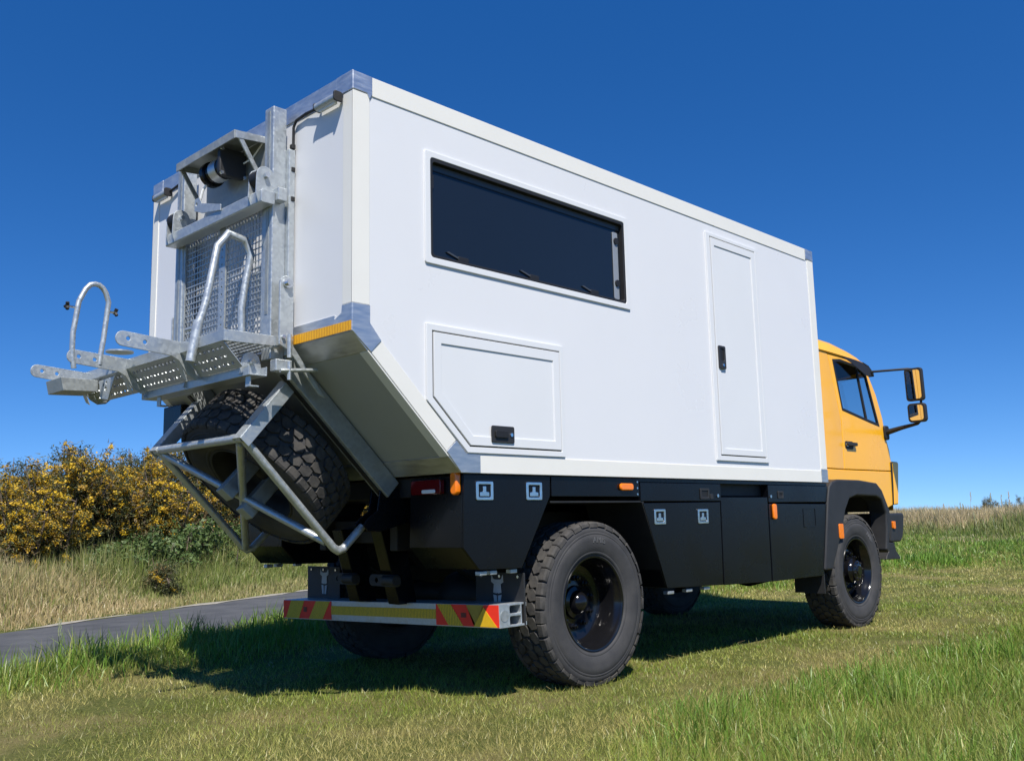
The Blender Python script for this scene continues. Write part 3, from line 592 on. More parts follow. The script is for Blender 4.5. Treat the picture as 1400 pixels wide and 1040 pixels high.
lb = MB().xz([(-0.32, 2.0), (-0.20, 2.0), (-0.20, 2.055), (-0.208, 2.055), (-0.208, 2.008), (-0.312, 2.008), (-0.312, 2.055), (-0.32, 2.055)], -0.74, 0.66).build('lower_beam', GALV, truck, 0.0015)
for yc in (-0.66, 0.02, 0.58):
    arc = [(-0.26+0.06*math.cos(a), 2.10+0.05*math.sin(a)) for a in np.linspace(0, math.pi, 7)]
    MB().xz([(-0.34, 2.01), (-0.18, 2.01)]+arc, yc, yc+0.008).build('beam_lug', GALV, lb, 0.002)
    MB().tube([(-0.26, yc-0.03, 2.09), (-0.26, yc+0.03, 2.09)], 0.016, 8).build('bolt', CHROME, lb)
for yc in (-0.72, 0.42):
    MB().xz([(-0.30, 2.0), (-0.292, 2.0), (-0.292, 1.945), (-0.24, 1.945), (-0.24, 1.937), (-0.30, 1.937)], yc, yc+0.05).build('hook_bracket', GALV, lb, 0.001)
box('latch_block', (-0.18, -0.80, 2.03), (-0.07, -0.735, 2.10), GALV, lb, 0.005)
tube('latch_pin', [(-0.16, -0.815, 2.03), (0.09, -0.815, 2.055)], 0.012, GALV, lb, 8)
tube('latch_pin', [(-0.10, -0.815, 1.98), (-0.10, -0.815, 2.09)], 0.012, GALV, lb, 8)
tube('latch_pin', [(-0.075, -0.775, 2.12), (-0.075, -0.775, 2.26)], 0.014, GALV, lb, 8)
# channel block with cut end below the far arm
MB().xz([(-0.72, 2.165), (-0.47, 2.165), (-0.47, 2.085), (-0.70, 2.075)], 1.02, 1.30).build('end_channel', GALVD, tray, 0.003)
MB().plate([(0.74, 2.16), (1.0, 2.155), (0.96, 2.03), (0.84, 2.01)], [circ(0.88, 2.09, 0.018, 8), circ(0.92, 2.12, 0.012, 8), circ(0.87, 2.13, 0.012, 8)], lambda a, b: (-0.475, a, b), lambda a, b: (-0.467, a, b)).build('end_plate', GALV, tray, 0.001)
MB().lathe([(0, 2.262), (0.085, 2.262), (0.085, 2.272), (0, 2.272)], 20, (-0.58, 0.42, 0), 'z')[0].build('swivel_plate', GALV, tray)
def smooth_path(pts, it=2):
    for _ in range(it):
        o = [pts[0]]
        for a, b in zip(pts, pts[1:]): o += [tuple(0.75*p+0.25*q for p, q in zip(a, b)), tuple(0.25*p+0.75*q for p, q in zip(a, b))]
        pts = o+[pts[-1]]
    return pts
hp_ = [(-0.80, 0.585, 2.16), (-0.815, 0.585, 2.26), (-0.815, 0.585, 2.39), (-0.787, 0.585, 2.60), (-0.735, 0.585, 2.715), (-0.675, 0.585, 2.735), (-0.625, 0.585, 2.70), (-0.598, 0.585, 2.62), (-0.622, 0.585, 2.36), (-0.632, 0.585, 2.29), (-0.64, 0.585, 2.20)]
hoop = MB().tube(hp_[:3]+smooth_path(hp_[3:8], 1)+hp_[8:], 0.017, 12).build('wheel_hoop', GALV, truck)
for xx, dx in ((-0.80, -1), (-0.605, 1)):
    tube('knob_stem', [(xx, 0.60, 2.56), (xx+0.05*dx, 0.59, 2.56)], 0.008, CHROME, hoop, 6)
    for k in range(3): 
        a = k*2.1; tube('knob', [(xx+0.055*dx, 0.59, 2.56), (xx+0.06*dx, 0.59+0.026*math.cos(a), 2.56+0.026*math.sin(a))], 0.012, SEAL, hoop, 6)
lp = [(-0.497, 2.12), (-0.463, 2.335), (-0.44, 2.40), (-0.415, 2.49), (-0.352, 2.83), (-0.282, 2.925), (-0.167, 2.905), (-0.124, 2.82), (-0.155, 2.66), (-0.183, 2.47), (-0.175, 2.20)]
loop = MB().tube([(a, -0.40, b) for a, b in lp], 0.023, 12).build('loading_rail', GALV, truck)
tube('rail_sleeve', [(-0.505, -0.40, 2.10), (-0.462, -0.40, 2.35)], 0.030, GALV, loop, 12)
tube('rail_pin', [(-0.47, -0.37, 2.31), (-0.47, -0.26, 2.315)], 0.011, GALV, loop, 8)

# ---- beams down the chamfer, end plates, spare wheel cradle
for y0, y1 in ((-0.66, -0.56), (0.53, 0.63)):
    b = MB().xz([chp(-0.02, 0.004), chp(1.17, 0.004), chp(1.17, 0.135), chp(0.06, 0.135)], y0, y1).build('chamfer_beam', GALVD, truck, 0.005)
    MB().xz([chp(0.1, 0.136), chp(1.15, 0.136), chp(1.15, 0.142), chp(0.1, 0.142)], y0+0.03, y1-0.03).build('beam_slot', CHAS, b)
    ym = (y0+y1)/2
    MB().xz([(0.70, 1.36), (1.05, 1.36), (1.05, 1.16), (0.85, 1.12), (0.70, 1.085), (0.60, 1.09), (0.565, 1.13), (0.60, 1.17), (0.675, 1.22)], ym-0.03, ym-0.018).build('mount_plate', BLACK, truck, 0.004)
    MB().xz([(0.70, 1.36), (1.05, 1.36), (1.05, 1.16), (0.85, 1.12), (0.70, 1.085), (0.60, 1.09), (0.565, 1.13), (0.60, 1.17), (0.675, 1.22)], ym+0.06, ym+0.072).build('mount_plate', BLACK, truck, 0.004)
cr = empty('spare_wheel_cradle', (0, 0, 0), truck)
YC = 0.55
for s in (-1, 1):
    y = s*YC
    tube('tube', [(-0.24, y, 1.655), (0.40, y, 0.995), (0.435, y, 0.975), (0.475, y, 0.985), (0.62, y-0.0*s, 1.12)], 0.026, GALV, cr, 14)
    MB().xz([(-0.285, 1.65), (-0.23, 1.60), (0.09, 1.965), (0.03, 2.02)], y-0.05, y-0.042).build('arm_plate', GALV, cr, 0.002)
    MB().xz([(-0.285, 1.65), (-0.23, 1.60), (0.09, 1.965), (0.03, 2.02)], y+0.042, y+0.05).build('arm_plate', GALV, cr, 0.002)
    MB().xz([(-0.285, 1.652), (-0.277, 1.645), (0.036, 2.012), (0.028, 2.02)], y-0.045, y+0.045).build('arm_web', GALV, cr, 0.001)
tube('tube', [(-0.245, -YC-0.02, 1.655), (-0.245, YC+0.02, 1.655)], 0.028, GALV, cr, 14)
tube('tube', [(-0.225, YC-0.03, 1.63), (0.36, -YC+0.02, 1.03)], 0.025, GALV, cr, 14)
tube('tube', [(-0.225, -YC+0.06, 1.63), (0.40, YC-0.04, 0.99)], 0.025, GALV, cr, 14)

# ---- wheels
WR, WW = 0.565, 0.36; WZ = 0.555
def tyre_parts(parent, seed=0, letters=True):
    pr = [(0.305, -0.138), (0.318, -0.150), (0.330, -0.158), (0.334, -0.1575), (0.337, -0.163), (0.352, -0.168), (0.356, -0.1665), (0.362, -0.170), (0.40, -0.179), (0.44, -0.182), (0.47, -0.181), (0.474, -0.178), (0.478, -0.1805), (0.488, -0.178), (0.492, -0.175), (0.496, -0.1765), (0.515, -0.170), (0.535, -0.160), (0.546, -0.145)]
    pr = pr+[(0.549, -0.10), (0.550, 0.0), (0.549, 0.10)]+[(r, -h) for r, h in reversed(pr)]
    mb, _ = MB().lathe(pr, 72)
    mb.build('tyre', RUBBER, parent, smooth=50)
    rd = random.Random(seed); tb = MB(); bm = tb.bm
    def P(s, w, r): a = s/WR; return (r*math.cos(a), w, r*math.sin(a))
    def block(poly, r0, r1, k=0.93):
        cs = sum(q[0] for q in poly)/len(poly); cw = sum(q[1] for q in poly)/len(poly)
        lo = [bm.verts.new(P(s, w, r0)) for s, w in poly]; hi = [bm.verts.new(P(cs+(s-cs)*k, cw+(w-cw)*k, r1-0.035*w*w/0.02*0.1)) for s, w in poly]
        bm.faces.new(hi); n = len(poly)
        for i in range(n): bm.faces.new((lo[i], lo[(i+1) % n], hi[(i+1) % n], hi[i]))
    N = 38; pit = 2*math.pi*WR/N
    for i in range(N):
        for row, wc in enumerate((-0.077, 0.0, 0.077)):
            s0 = (i+(0.5 if row == 1 else 0)+rd.uniform(-0.06, 0.06))*pit; a, b = pit*0.485, 0.0365; sk = 0.012*(1 if row != 2 else -1)
            poly = [(s0-a, wc-b*0.25), (s0-a*0.45+sk, wc-b), (s0+a*0.55+sk, wc-b*0.95), (s0+a, wc+b*0.2), (s0+a*0.5-sk, wc+b), (s0-a*0.55-sk, wc+b*0.92)]
            block([(s+rd.uniform(-.003, .003), w+rd.uniform(-.002, .002)) for s, w in poly], 0.546, 0.567)
        for sg in (-1, 1):
            s0 = (i+0.5+rd.uniform(-0.05, 0.05))*pit; a = pit*0.455; wi_ = 0.112 if i % 2 else 0.118; ro = 0.524 if i % 2 else 0.532
            sec = [(wi_, 0.545), (wi_+0.004, 0.5655), (0.158, 0.5615), (0.170, 0.551), (0.1745, ro), (0.165, ro)]
            rings = []
            for ss, tw in ((s0-a, 0.0), (s0-a*0.86, 0.0), (s0+a*0.86, 0), (s0+a, 0)):
                kk = 0.004 if ss in (s0-a, s0+a) else 0
                rings.append([bm.verts.new(P(ss*(1), sg*(w-kk*0.4), r-kk)) for w, r in sec])
            for A, B in zip(rings, rings[1:]):
                for j in range(len(sec)): bm.faces.new((A[j], A[(j+1) % 6], B[(j+1) % 6], B[j]))
            bm.faces.new(rings[0]); bm.faces.new(rings[-1])
    tb.build('tread', TREADM, parent, smooth=25)
def lettering(parent, text, size, radius, mid_deg, ysurf=-0.1825):
    cu = bpy.data.curves.new('lettering', 'FONT'); cu.body = text; cu.size = size; cu.align_x = 'CENTER'; cu.extrude = 0.0; cu.resolution_u = 2; cu.space_character = 1.15
    tmp = bpy.data.objects.new('tmp_text', cu); COL.objects.link(tmp)
    bpy.context.view_layer.update(); dg = bpy.context.evaluated_depsgraph_get(); ev = tmp.evaluated_get(dg); me = bpy.data.meshes.new_from_object(ev)
    bm = bmesh.new(); bm.from_mesh(me)
    geom = bmesh.ops.extrude_face_region(bm, geom=list(bm.faces))['geom']
    for v in geom:
        if isinstance(v, bmesh.types.BMVert): v.co.z += 0.003
    for v in bm.verts:
        rr = radius+v.co.y; a = math.radians(mid_deg)-v.co.x/radius
        # outer face looks towards -y, seen with +x to the right
        v.co = Vector((rr*math.cos(a), ysurf+0.0015-v.co.z, rr*math.sin(a)))
    bm.to_mesh(me); bm.free(); me.materials.clear(); me.materials.append(LETTER)
    bpy.data.objects.remove(tmp)
    o = bpy.data.objects.new('lettering', me); COL.objects.link(o); o.parent = parent; return o
def rim_parts(parent, deep):
    d = 0.03 if deep else -0.055
    pr = [(0.318, -0.148), (0.326, -0.156), (0.322, -0.162), (0.312, -0.160), (0.305, -0.148), (0.300, -0.12), (0.284, -0.10), (0.278, -0.02)]
    if deep: pr += [(0.275, 0.0), (0.262, d-0.008), (0.235, d), (0.20, d+0.012), (0.16, d+0.005), (0.12, d)]
    else: pr += [(0.272, -0.03), (0.255, d+0.012), (0.235, d), (0.20, d-0.012), (0.16, d-0.006), (0.12, d)]
    pr2 = pr+[(0.0, d)]
    MB().lathe(pr2, 56)[0].build('rim', RIMB, parent, smooth=40)
    MB().lathe([(0.30, 0.15), (0.318, 0.148), (0.30, 0.12), (0.285, 0.06), (0.0, 0.06)], 40)[0].build('inner_rim', CHAS, parent)
    if deep: hub = [(0.118, d), (0.112, d-0.02), (0.085, d-0.03), (0.075, d-0.055), (0.066, d-0.075), (0.045, d-0.092), (0.02, d-0.10), (0.0, d-0.101)]
    else: hub = [(0.128, d), (0.122, d-0.06), (0.105, d-0.075), (0.10, d-0.105), (0.085, d-0.115), (0.05, d-0.118), (0.045, d-0.13), (0.0, d-0.13)]
    MB().lathe(hub, 32)[0].build('hub', RIMB, parent, smooth=40)
    n = 10; R_ = 0.168 if deep else 0.167
    for k in range(n):
        a = 2*math.pi*(k+0.3)/n; y0 = d+0.006 if deep else d-0.004
        MB().lathe([(0.021, y0), (0.021, y0-0.008), (0.016, y0-0.010), (0.016, y0-0.034), (0.009, y0-0.036), (0.009, y0-0.048), (0, y0-0.048)], 6, (R_*math.cos(a), 0, R_*math.sin(a)))[0].build('wheel_nut', RIMB, parent)
    if not deep:
        for k in range(8):
            a = 2*math.pi*k/8; MB().lathe([(0.009, d-0.10), (0.009, d-0.125), (0, d-0.125)], 6, (0.085*math.cos(a), 0, 0.085*math.sin(a)))[0].build('hub_bolt', CHAS, parent)
XR, XF, YO = 2.0935, 6.2711, -1.2757
def make_wheel(name, deep, seed):
    w = empty(name, (0, 0, 0), truck); tyre_parts(w, seed); rim_parts(w, deep)
    lettering(w, 'AMIS', 0.055, 0.418, 84); return w
wr = make_wheel('wheel', True, 1); wr.location = (XR, YO+0.182, WZ)
wf_ = make_wheel('wheel', False, 2); wf_.location = (XF, YO+0.182, WZ); wf_.rotation_euler = (0, 0.6, 0)
wl = copy_tree(wr, truck); wl.location = (XR, -YO-0.182, WZ); wl.rotation_euler = (0, 0.4, math.pi)
wl2 = copy_tree(wf_, truck); wl2.location = (XF, -YO-0.182, WZ); wl2.rotation_euler = (0, 0.9, math.pi)
sp = copy_tree(wr, truck); sp.name = 'spare_wheel'; sp.location = (0.246, 0, 1.516)
n3 = Vector((CN.x, 0, CN.y)); q = Vector((0, -1, 0)).rotation_difference(n3); sp.rotation_mode = 'QUATERNION'; sp.rotation_quaternion = q
for c_ in sp.children:
    if c_.name.split('.')[0] in ('rim', 'hub', 'wheel_nut'): c_.data = c_.data.copy(); c_.data.materials[0] = CHAS
spb = MB().box((0.04, -0.30, -0.05), (0.14, 0.30, 0.05)).box((-0.14, -0.30, -0.05), (-0.04, 0.30, 0.05)).build('spare_bracket', GALVD, truck, 0.006)
spb.rotation_mode = 'QUATERNION'; spb.rotation_quaternion = q @ Quaternion((0, 1, 0), 0.6); spb.location = (0.246+n3.x*0.03, 0, 1.516+n3.z*0.03)

# ---- chassis, axles
ch = empty('chassis', (0, 0, 0), truck)
for y in (-0.42, 0.42): box('frame_rail', (0.98, y-0.04, 0.95), (7.3, y+0.04, 1.20), CHAS, ch, 0.008)
for xx in (1.1, 2.6, 3.6, 4.6, 5.6, 6.9): box('cross_member', (xx-0.05, -0.40, 1.0), (xx+0.05, 0.40, 1.16), CHAS, ch, 0.006)
box('subframe', (0.86, -1.20, 1.30), (5.65, 1.20, 1.425), CHAS, ch, 0.005)
for xx in (XR, XF):
    tube('axle', [(xx, -1.0, WR), (xx, -0.35, WR), (xx, -0.25, WR), (xx, 0, WR), (xx, 0.2, WR), (xx, 0.3, WR), (xx, 1.0, WR)], [0.085, 0.085, 0.15, 0.21, 0.17, 0.085, 0.085], CHAS, ch, 14)
    for y in (-0.52, 0.52):
        MB().xz([(xx-0.75, 0.86), (xx-0.4, 0.70), (xx, 0.66), (xx+0.4, 0.70), (xx+0.75, 0.86), (xx+0.75, 0.90), (xx+0.4, 0.80), (xx, 0.78), (xx-0.4, 0.80), (xx-0.75, 0.90)], y-0.04, y+0.04).build('leaf_spring', CHAS, ch)
tube('prop_shaft', [(XR+0.2, 0, 0.62), (4.0, 0, 0.85), (XF-0.2, 0.1, 0.62)], 0.05, CHAS, ch, 10)
MB().xz([(4.2, 0.95), (5.1, 0.95), (5.0, 0.62), (4.75, 0.50), (4.45, 0.50), (4.3, 0.62)], -0.35, 0.35).build('gearbox', CHAS, ch, 0.03)
MB().xz([(5.5, 0.95), (7.1, 0.95), (7.0, 0.62), (5.7, 0.62)], -0.35, 0.35).build('engine_sump', CHAS, ch, 0.03)
box('engine_block', (5.78, -0.68, 0.92), (7.40, 0.68, 1.32), CHAS, ch, 0.02)
for y in (0.19, -0.27):
    hgr = MB().plate([(0.94, 1.10), (1.14, 1.10), (1.26, 0.58), (1.10, 0.58)], [], lambda a, b: (a, y-0.06, b), lambda a, b: (a, y+0.06, b)).build('bumper_hanger', BLACK, ch, 0.006)
    MB().xz(rrect(0.93, 1.0, 0.72, 0.79, 0.03, 4), y-0.20, y-0.07).build('tow_lug', CHAS, ch, 0.004)
    MB().plate(rrect(y-0.20, y+0.14, 0.71, 0.79, 0.035, 4), [circ(y-0.14, 0.75, 0.018, 8), circ(y+0.06, 0.75, 0.018, 8)], lambda a, b: (0.995, a, b), lambda a, b: (1.005, a, b)).build('lug_plate', CHAS, ch, 0.001)

# ---- lockers and body sides (right side seen; the left side mirrors it)
YS = -1.276
def latch(x0, x1, z0, z1, parent):
    f = MB().xz(rrect(x0, x1, z0, z1, 0.008, 2), YS-0.008, YS+0.002, [rrect(x0+0.022, x1-0.022, z0+0.02, z1-0.02, 0.006, 2)]).build('latch', CHROME, parent, 0.003)
    return f
def latch_in(x0, x1, z0, z1, parent):
    MB().xz(rrect(x0+0.02, x1-0.02, z0+0.018, z1-0.018, 0.006, 2), YS+0.0005, YS+0.003).build('latch_recess', ALU, parent)
    xm = (x0+x1)/2; zm = (z0+z1)/2
    MB().xz([(xm-0.040, z0+0.024), (xm+0.040, z0+0.024), (xm+0.040, zm-0.008), (xm+0.014, zm-0.004), (xm+0.014, z1-0.030), (xm-0.014, z1-0.030), (xm-0.014, zm-0.004), (xm-0.040, zm-0.008)], YS-0.006, YS+0.0015).build('latch_handle', CHROME, parent, 0.003)
def locker(name, poly, ydeep, latches=(), s=-1, grow=0.0):
    f = (lambda y: y) if s < 0 else (lambda y: -y)
    lk = MB().xz(inset(poly, 0.004), f(YS+0.014), f(ydeep)).build(name, BLACK, truck, 0.006)
    MB().xz(inset(poly, 0.003), f(YS), f(YS+0.012)).build('locker_door', BLACK, lk, 0.003)
    if s < 0:
        for l in latches: latch(*l, lk); latch_in(*l, lk)
    return lk
RL = [(0.85, 1.428), (0.836, 0.979), (0.97, 0.840), (1.348, 0.832), (1.637, 1.291), (1.643, 1.428)]
for s in (-1, 1):
    lk = locker('rear_locker', RL, -0.76, [(0.948, 1.097, 1.267, 1.385), (1.399, 1.551, 1.267, 1.385)], s)
    for xx in (1.02, 1.11, 1.29):
        MB().box((xx-0.03, s*1.26, 0.806), (xx+0.03, s*1.215, 0.832)).build('hinge', GALV, lk, 0.004)
    # rear lamps
    ya, yb = sorted((s*0.813, s*1.10))
    tl = MB().yz(rrect(ya, yb, 1.312, 1.402, 0.012, 3), 0.812, 0.848).build('tail_lamp', REDL, truck, 0.008)
    yc = s*0.96 if s < 0 else s*0.96
    MB().yz(rrect(yc-0.065-0.03*(-s), yc+0.065-0.03*(-s), 1.318, 1.342, 0.011, 4), 0.806, 0.8125).build('reversing_lens', WLENS, tl, 0.003)
    ya, yb = sorted((s*1.195, s*1.255))
    mk = MB().yz(rrect(ya, yb, 1.30, 1.445, 0.028, 5), 0.806, 0.848).build('side_marker', ORANGE, truck, 0.010)
    sm = lambda y: s*abs(y)
    MB().xz(rect(1.652, 2.632, 1.292, 1.426), sm(YS), sm(YS)-s*0.02).build('arch_panel', BLACK, truck, 0.003)
    ar = MB().xz([(1.64, 1.25), (2.66, 1.25), (2.93, 0.62), (2.945, 0.62), (2.68, 1.262), (1.635, 1.262)], sm(YS)-s*0.004, s*0.72).build('wheel_arch_liner', CHAS, truck)
    ap = locker('side_locker', [(2.665, 1.247), (3.738, 1.252), (3.722, 0.575), (2.932, 0.600)], -0.72, [(2.80, 2.945, 1.082, 1.198), (3.39, 3.54, 1.078, 1.194)], s)
    MB().xz(rect(2.645, 3.755, 1.258, 1.398), sm(YS), s*0.72).build('header_panel', BLACK, ap, 0.003)
    bp_ = locker('side_locker', [(3.748, 1.292), (4.518, 1.292), (4.508, 0.553), (3.733, 0.572)], -0.72, (), s)
    MB().xz(rect(3.76, 4.53, 1.30, 1.398), s*1.19, s*0.75).build('step_recess', CHAS, bp_)
    cp = locker('side_locker', [(4.53, 1.237), (5.668, 1.227), (5.488, 0.550), (4.522, 0.552)], -0.72, (), s)
    MB().xz(rect(4.535, 5.69, 1.245, 1.398), sm(YS), s*0.72).build('header_panel', BLACK, cp, 0.003)
    MB().xz(rect(0.856, 5.69, 1.4005, 1.4305), s*(1.268), s*1.15).build('top_strip', BLACK, truck, 0.002)
    for k, (lk2, xs_) in enumerate(((ap, (3.00, 3.25, 3.50)),)):
        for xx in xs_: MB().box((xx-0.04, s*1.262, 0.553), (xx+0.04, s*1.215, 0.577)).build('hinge', GALV, lk2, 0.004)
for x0, x1, z0, z1, dot in ((3.44, 3.573, 1.272, 1.360, 3.70), (4.70, 4.80, 1.278, 1.345, 4.57)):
    c = MB().xz(rrect(x0, x1, z0, z1, 0.008, 2), YS-0.007, YS+0.001, [rrect(x0+0.02, x1-0.02, z0+0.018, z1-0.018, 0.005, 2)]).build('socket_cover', PLASTIC, truck, 0.002)
    MB().xz(rrect(x0+0.02, x1-0.02, z0+0.018, z1-0.018, 0.005, 2), YS-0.001, YS+0.001).build('socket', SEAL, c)
    MB().lathe([(0, YS-0.008), (0.014, YS-0.008), (0.014, YS)], 10, (dot, 0, (z0+z1)/2-0.015))[0].build('rivet', CHROME, c)
MB().xz(rrect(3.585, 3.63, 1.275, 1.315, 0.006, 2), YS-0.006, YS+0.001).build('socket_cover', PLASTIC, truck, 0.002)
MB().xz(rrect(5.157, 5.40, 1.01, 1.19, 0.01, 2), YS-0.004, YS+0.001, [rrect(5.165, 5.392, 1.018, 1.182, 0.01, 2)]).build('filler_flap', BLACK, truck, 0.001)
for r4 in ((2.385, 2.54, 1.336, 1.388), (4.577, 4.642, 1.093, 1.230)):
    m_ = MB().xz(rrect(*r4, 0.022, 5), YS-0.022, YS+0.001).build('side_marker', ORANGE, truck, 0.009)
for xx in (2.60, 2.60, 2.60): pass
for zz in (1.31, 1.355, 1.40): MB().lathe([(0, YS-0.004), (0.008, YS-0.004), (0.008, YS)], 8, (2.605, 0, zz))[0].build('rivet', CHROME, truck)
box('hung_box', (0.13, 1.0, 1.82), (0.42, 1.29, 2.04), BLACK, truck, 0.01)

# ---- mud flaps with pale horned emblem
EMB = [(-0.062, 0.115), (-0.045, 0.085), (-0.030, 0.080), (0.030, 0.080), (0.045, 0.085), (0.062, 0.115), (0.066, 0.062), (0.036, 0.045), (0.044, -0.020), (0.008, -0.028), (0.0, -0.015), (-0.008, -0.028), (-0.044, -0.020), (-0.036, 0.045), (-0.066, 0.062)]
EMB2 = [[(-0.044, -0.036), (-0.008, -0.042), (-0.006, -0.12), (-0.030, -0.12)], [(0.044, -0.036), (0.008, -0.042), (0.006, -0.12), (0.030, -0.12)]]
EMBM = mat('emblem_grey', (0.42, 0.42, 0.41), 0.6, var=0.1)
for s in (-1, 1):
    y0, y1 = sorted((s*0.79, s*1.245))
    fl_ = MB().yz(rect(y0, y1, 0.47, 0.80), 1.395, 1.408).build('mud_flap', PLASTIC, truck, 0.003)
    yc = s*1.0
    MB().plate([(yc+a*0.85, 0.685+b*0.85) for a, b in EMB], [], lambda a, b: (1.391, a, b), lambda a, b: (1.396, a, b)).build('emblem', EMBM, fl_)
    for E2 in EMB2: MB().plate([(yc+a*0.85, 0.685+b*0.85) for a, b in E2], [], lambda a, b: (1.391, a, b), lambda a, b: (1.396, a, b)).build('emblem', EMBM, fl_)
    for k in range(3): MB().lathe([(0, 1.386), (0.010, 1.386), (0.010, 1.396)], 8, (0, y0+0.05+k*0.17, 0.775), 'x')[0].build('rivet', CHROME, fl_)

# ---- rear underrun bumper with striped boards
bu = MB().xz([(0, -0.073), (0.25, -0.073), (0.25, -0.048), (0.238, -0.048), (0.238, -0.060), (0.205, -0.060), (0.205, 0.060), (0.238, 0.060), (0.238, 0.048), (0.25, 0.048), (0.25, 0.073), (0, 0.073)], -1.24, 1.24, [rrect(0.095, 0.196, 0.010, 0.060, 0.01, 3), rrect(0.095, 0.196, -0.060, -0.006, 0.01, 3)]).build('underrun_bumper', GALV, truck, 0.003)
bu.location = (1.17, 0, 0.507); bu.rotation_euler = (-0.0295, 0, 0)
for s in (-1, 1): MB().lathe([(0, s*1.243), (0.036, s*1.243), (0.036, s*1.239)], 16, (0.046, 0, 0.0), 'y')[0].build('bolt', GALVD, bu)
def brd(poly, m, name='stripe', x=-0.006): return MB().yz([(a, b) for a, b in poly], x, x+0.0015).build(name, m, bu)
# left board: red with yellow stripes leaning one way ; right board mirrored with a triangle pair
MB().yz(rect(0.575, 1.238, -0.066, 0.070), -0.0042, -0.0008).build('marker_board', BRED, bu)
MB().yz(rect(-1.238, -0.640, -0.066, 0.070), -0.0042, -0.0008).build('marker_board', BRED, bu)
zl, zh = -0.066, 0.070
def pos(f): return 1.238-f*(1.238-0.575)
for a, b, c, d in ((0.17, 0.45, 0.34, 0.06), (0.70, 0.98, 0.83, 0.55)): brd([(pos(a), zh), (pos(b), zh), (pos(c), zl), (pos(d), zl)], REFY)
def pos(f): return -0.640-f*0.598
brd([(pos(0.02), zh), (pos(0.25), zh), (pos(0.45), zl), (pos(0.21), zl)], REFY)
brd([(pos(0.50), zh), (pos(0.78), zh), (pos(0.62), zl), (pos(0.66), zl+0.0)], mat('board_olive', (0.33, 0.22, 0.015), 0.4, var=0.08, scale=30))
brd([(pos(0.78), zh-0.015), (pos(0.98), zl), (pos(0.62), zl)], mat('board_yellow', (0.72, 0.42, 0.01), 0.4, var=0.05, scale=30), x=-0.008)
brd([(pos(0.42), 0.018), (pos(0.50), 0.018), (pos(0.50), -0.012), (pos(0.42), -0.012)], mat('board_mark', (0.14, 0.02, 0.01), 0.5, var=0.3, scale=120), 'approval_mark', -0.0075)
brd([(0.90, 0.022), (0.945, 0.022), (0.945, -0.015), (0.90, -0.015)], bpy.data.materials['board_mark'], 'approval_mark', -0.0075)
MB().yz(rect(-0.638, 0.573, -0.028, 0.036), -0.0042, -0.0008).build('reflective_band', REFY, bu)

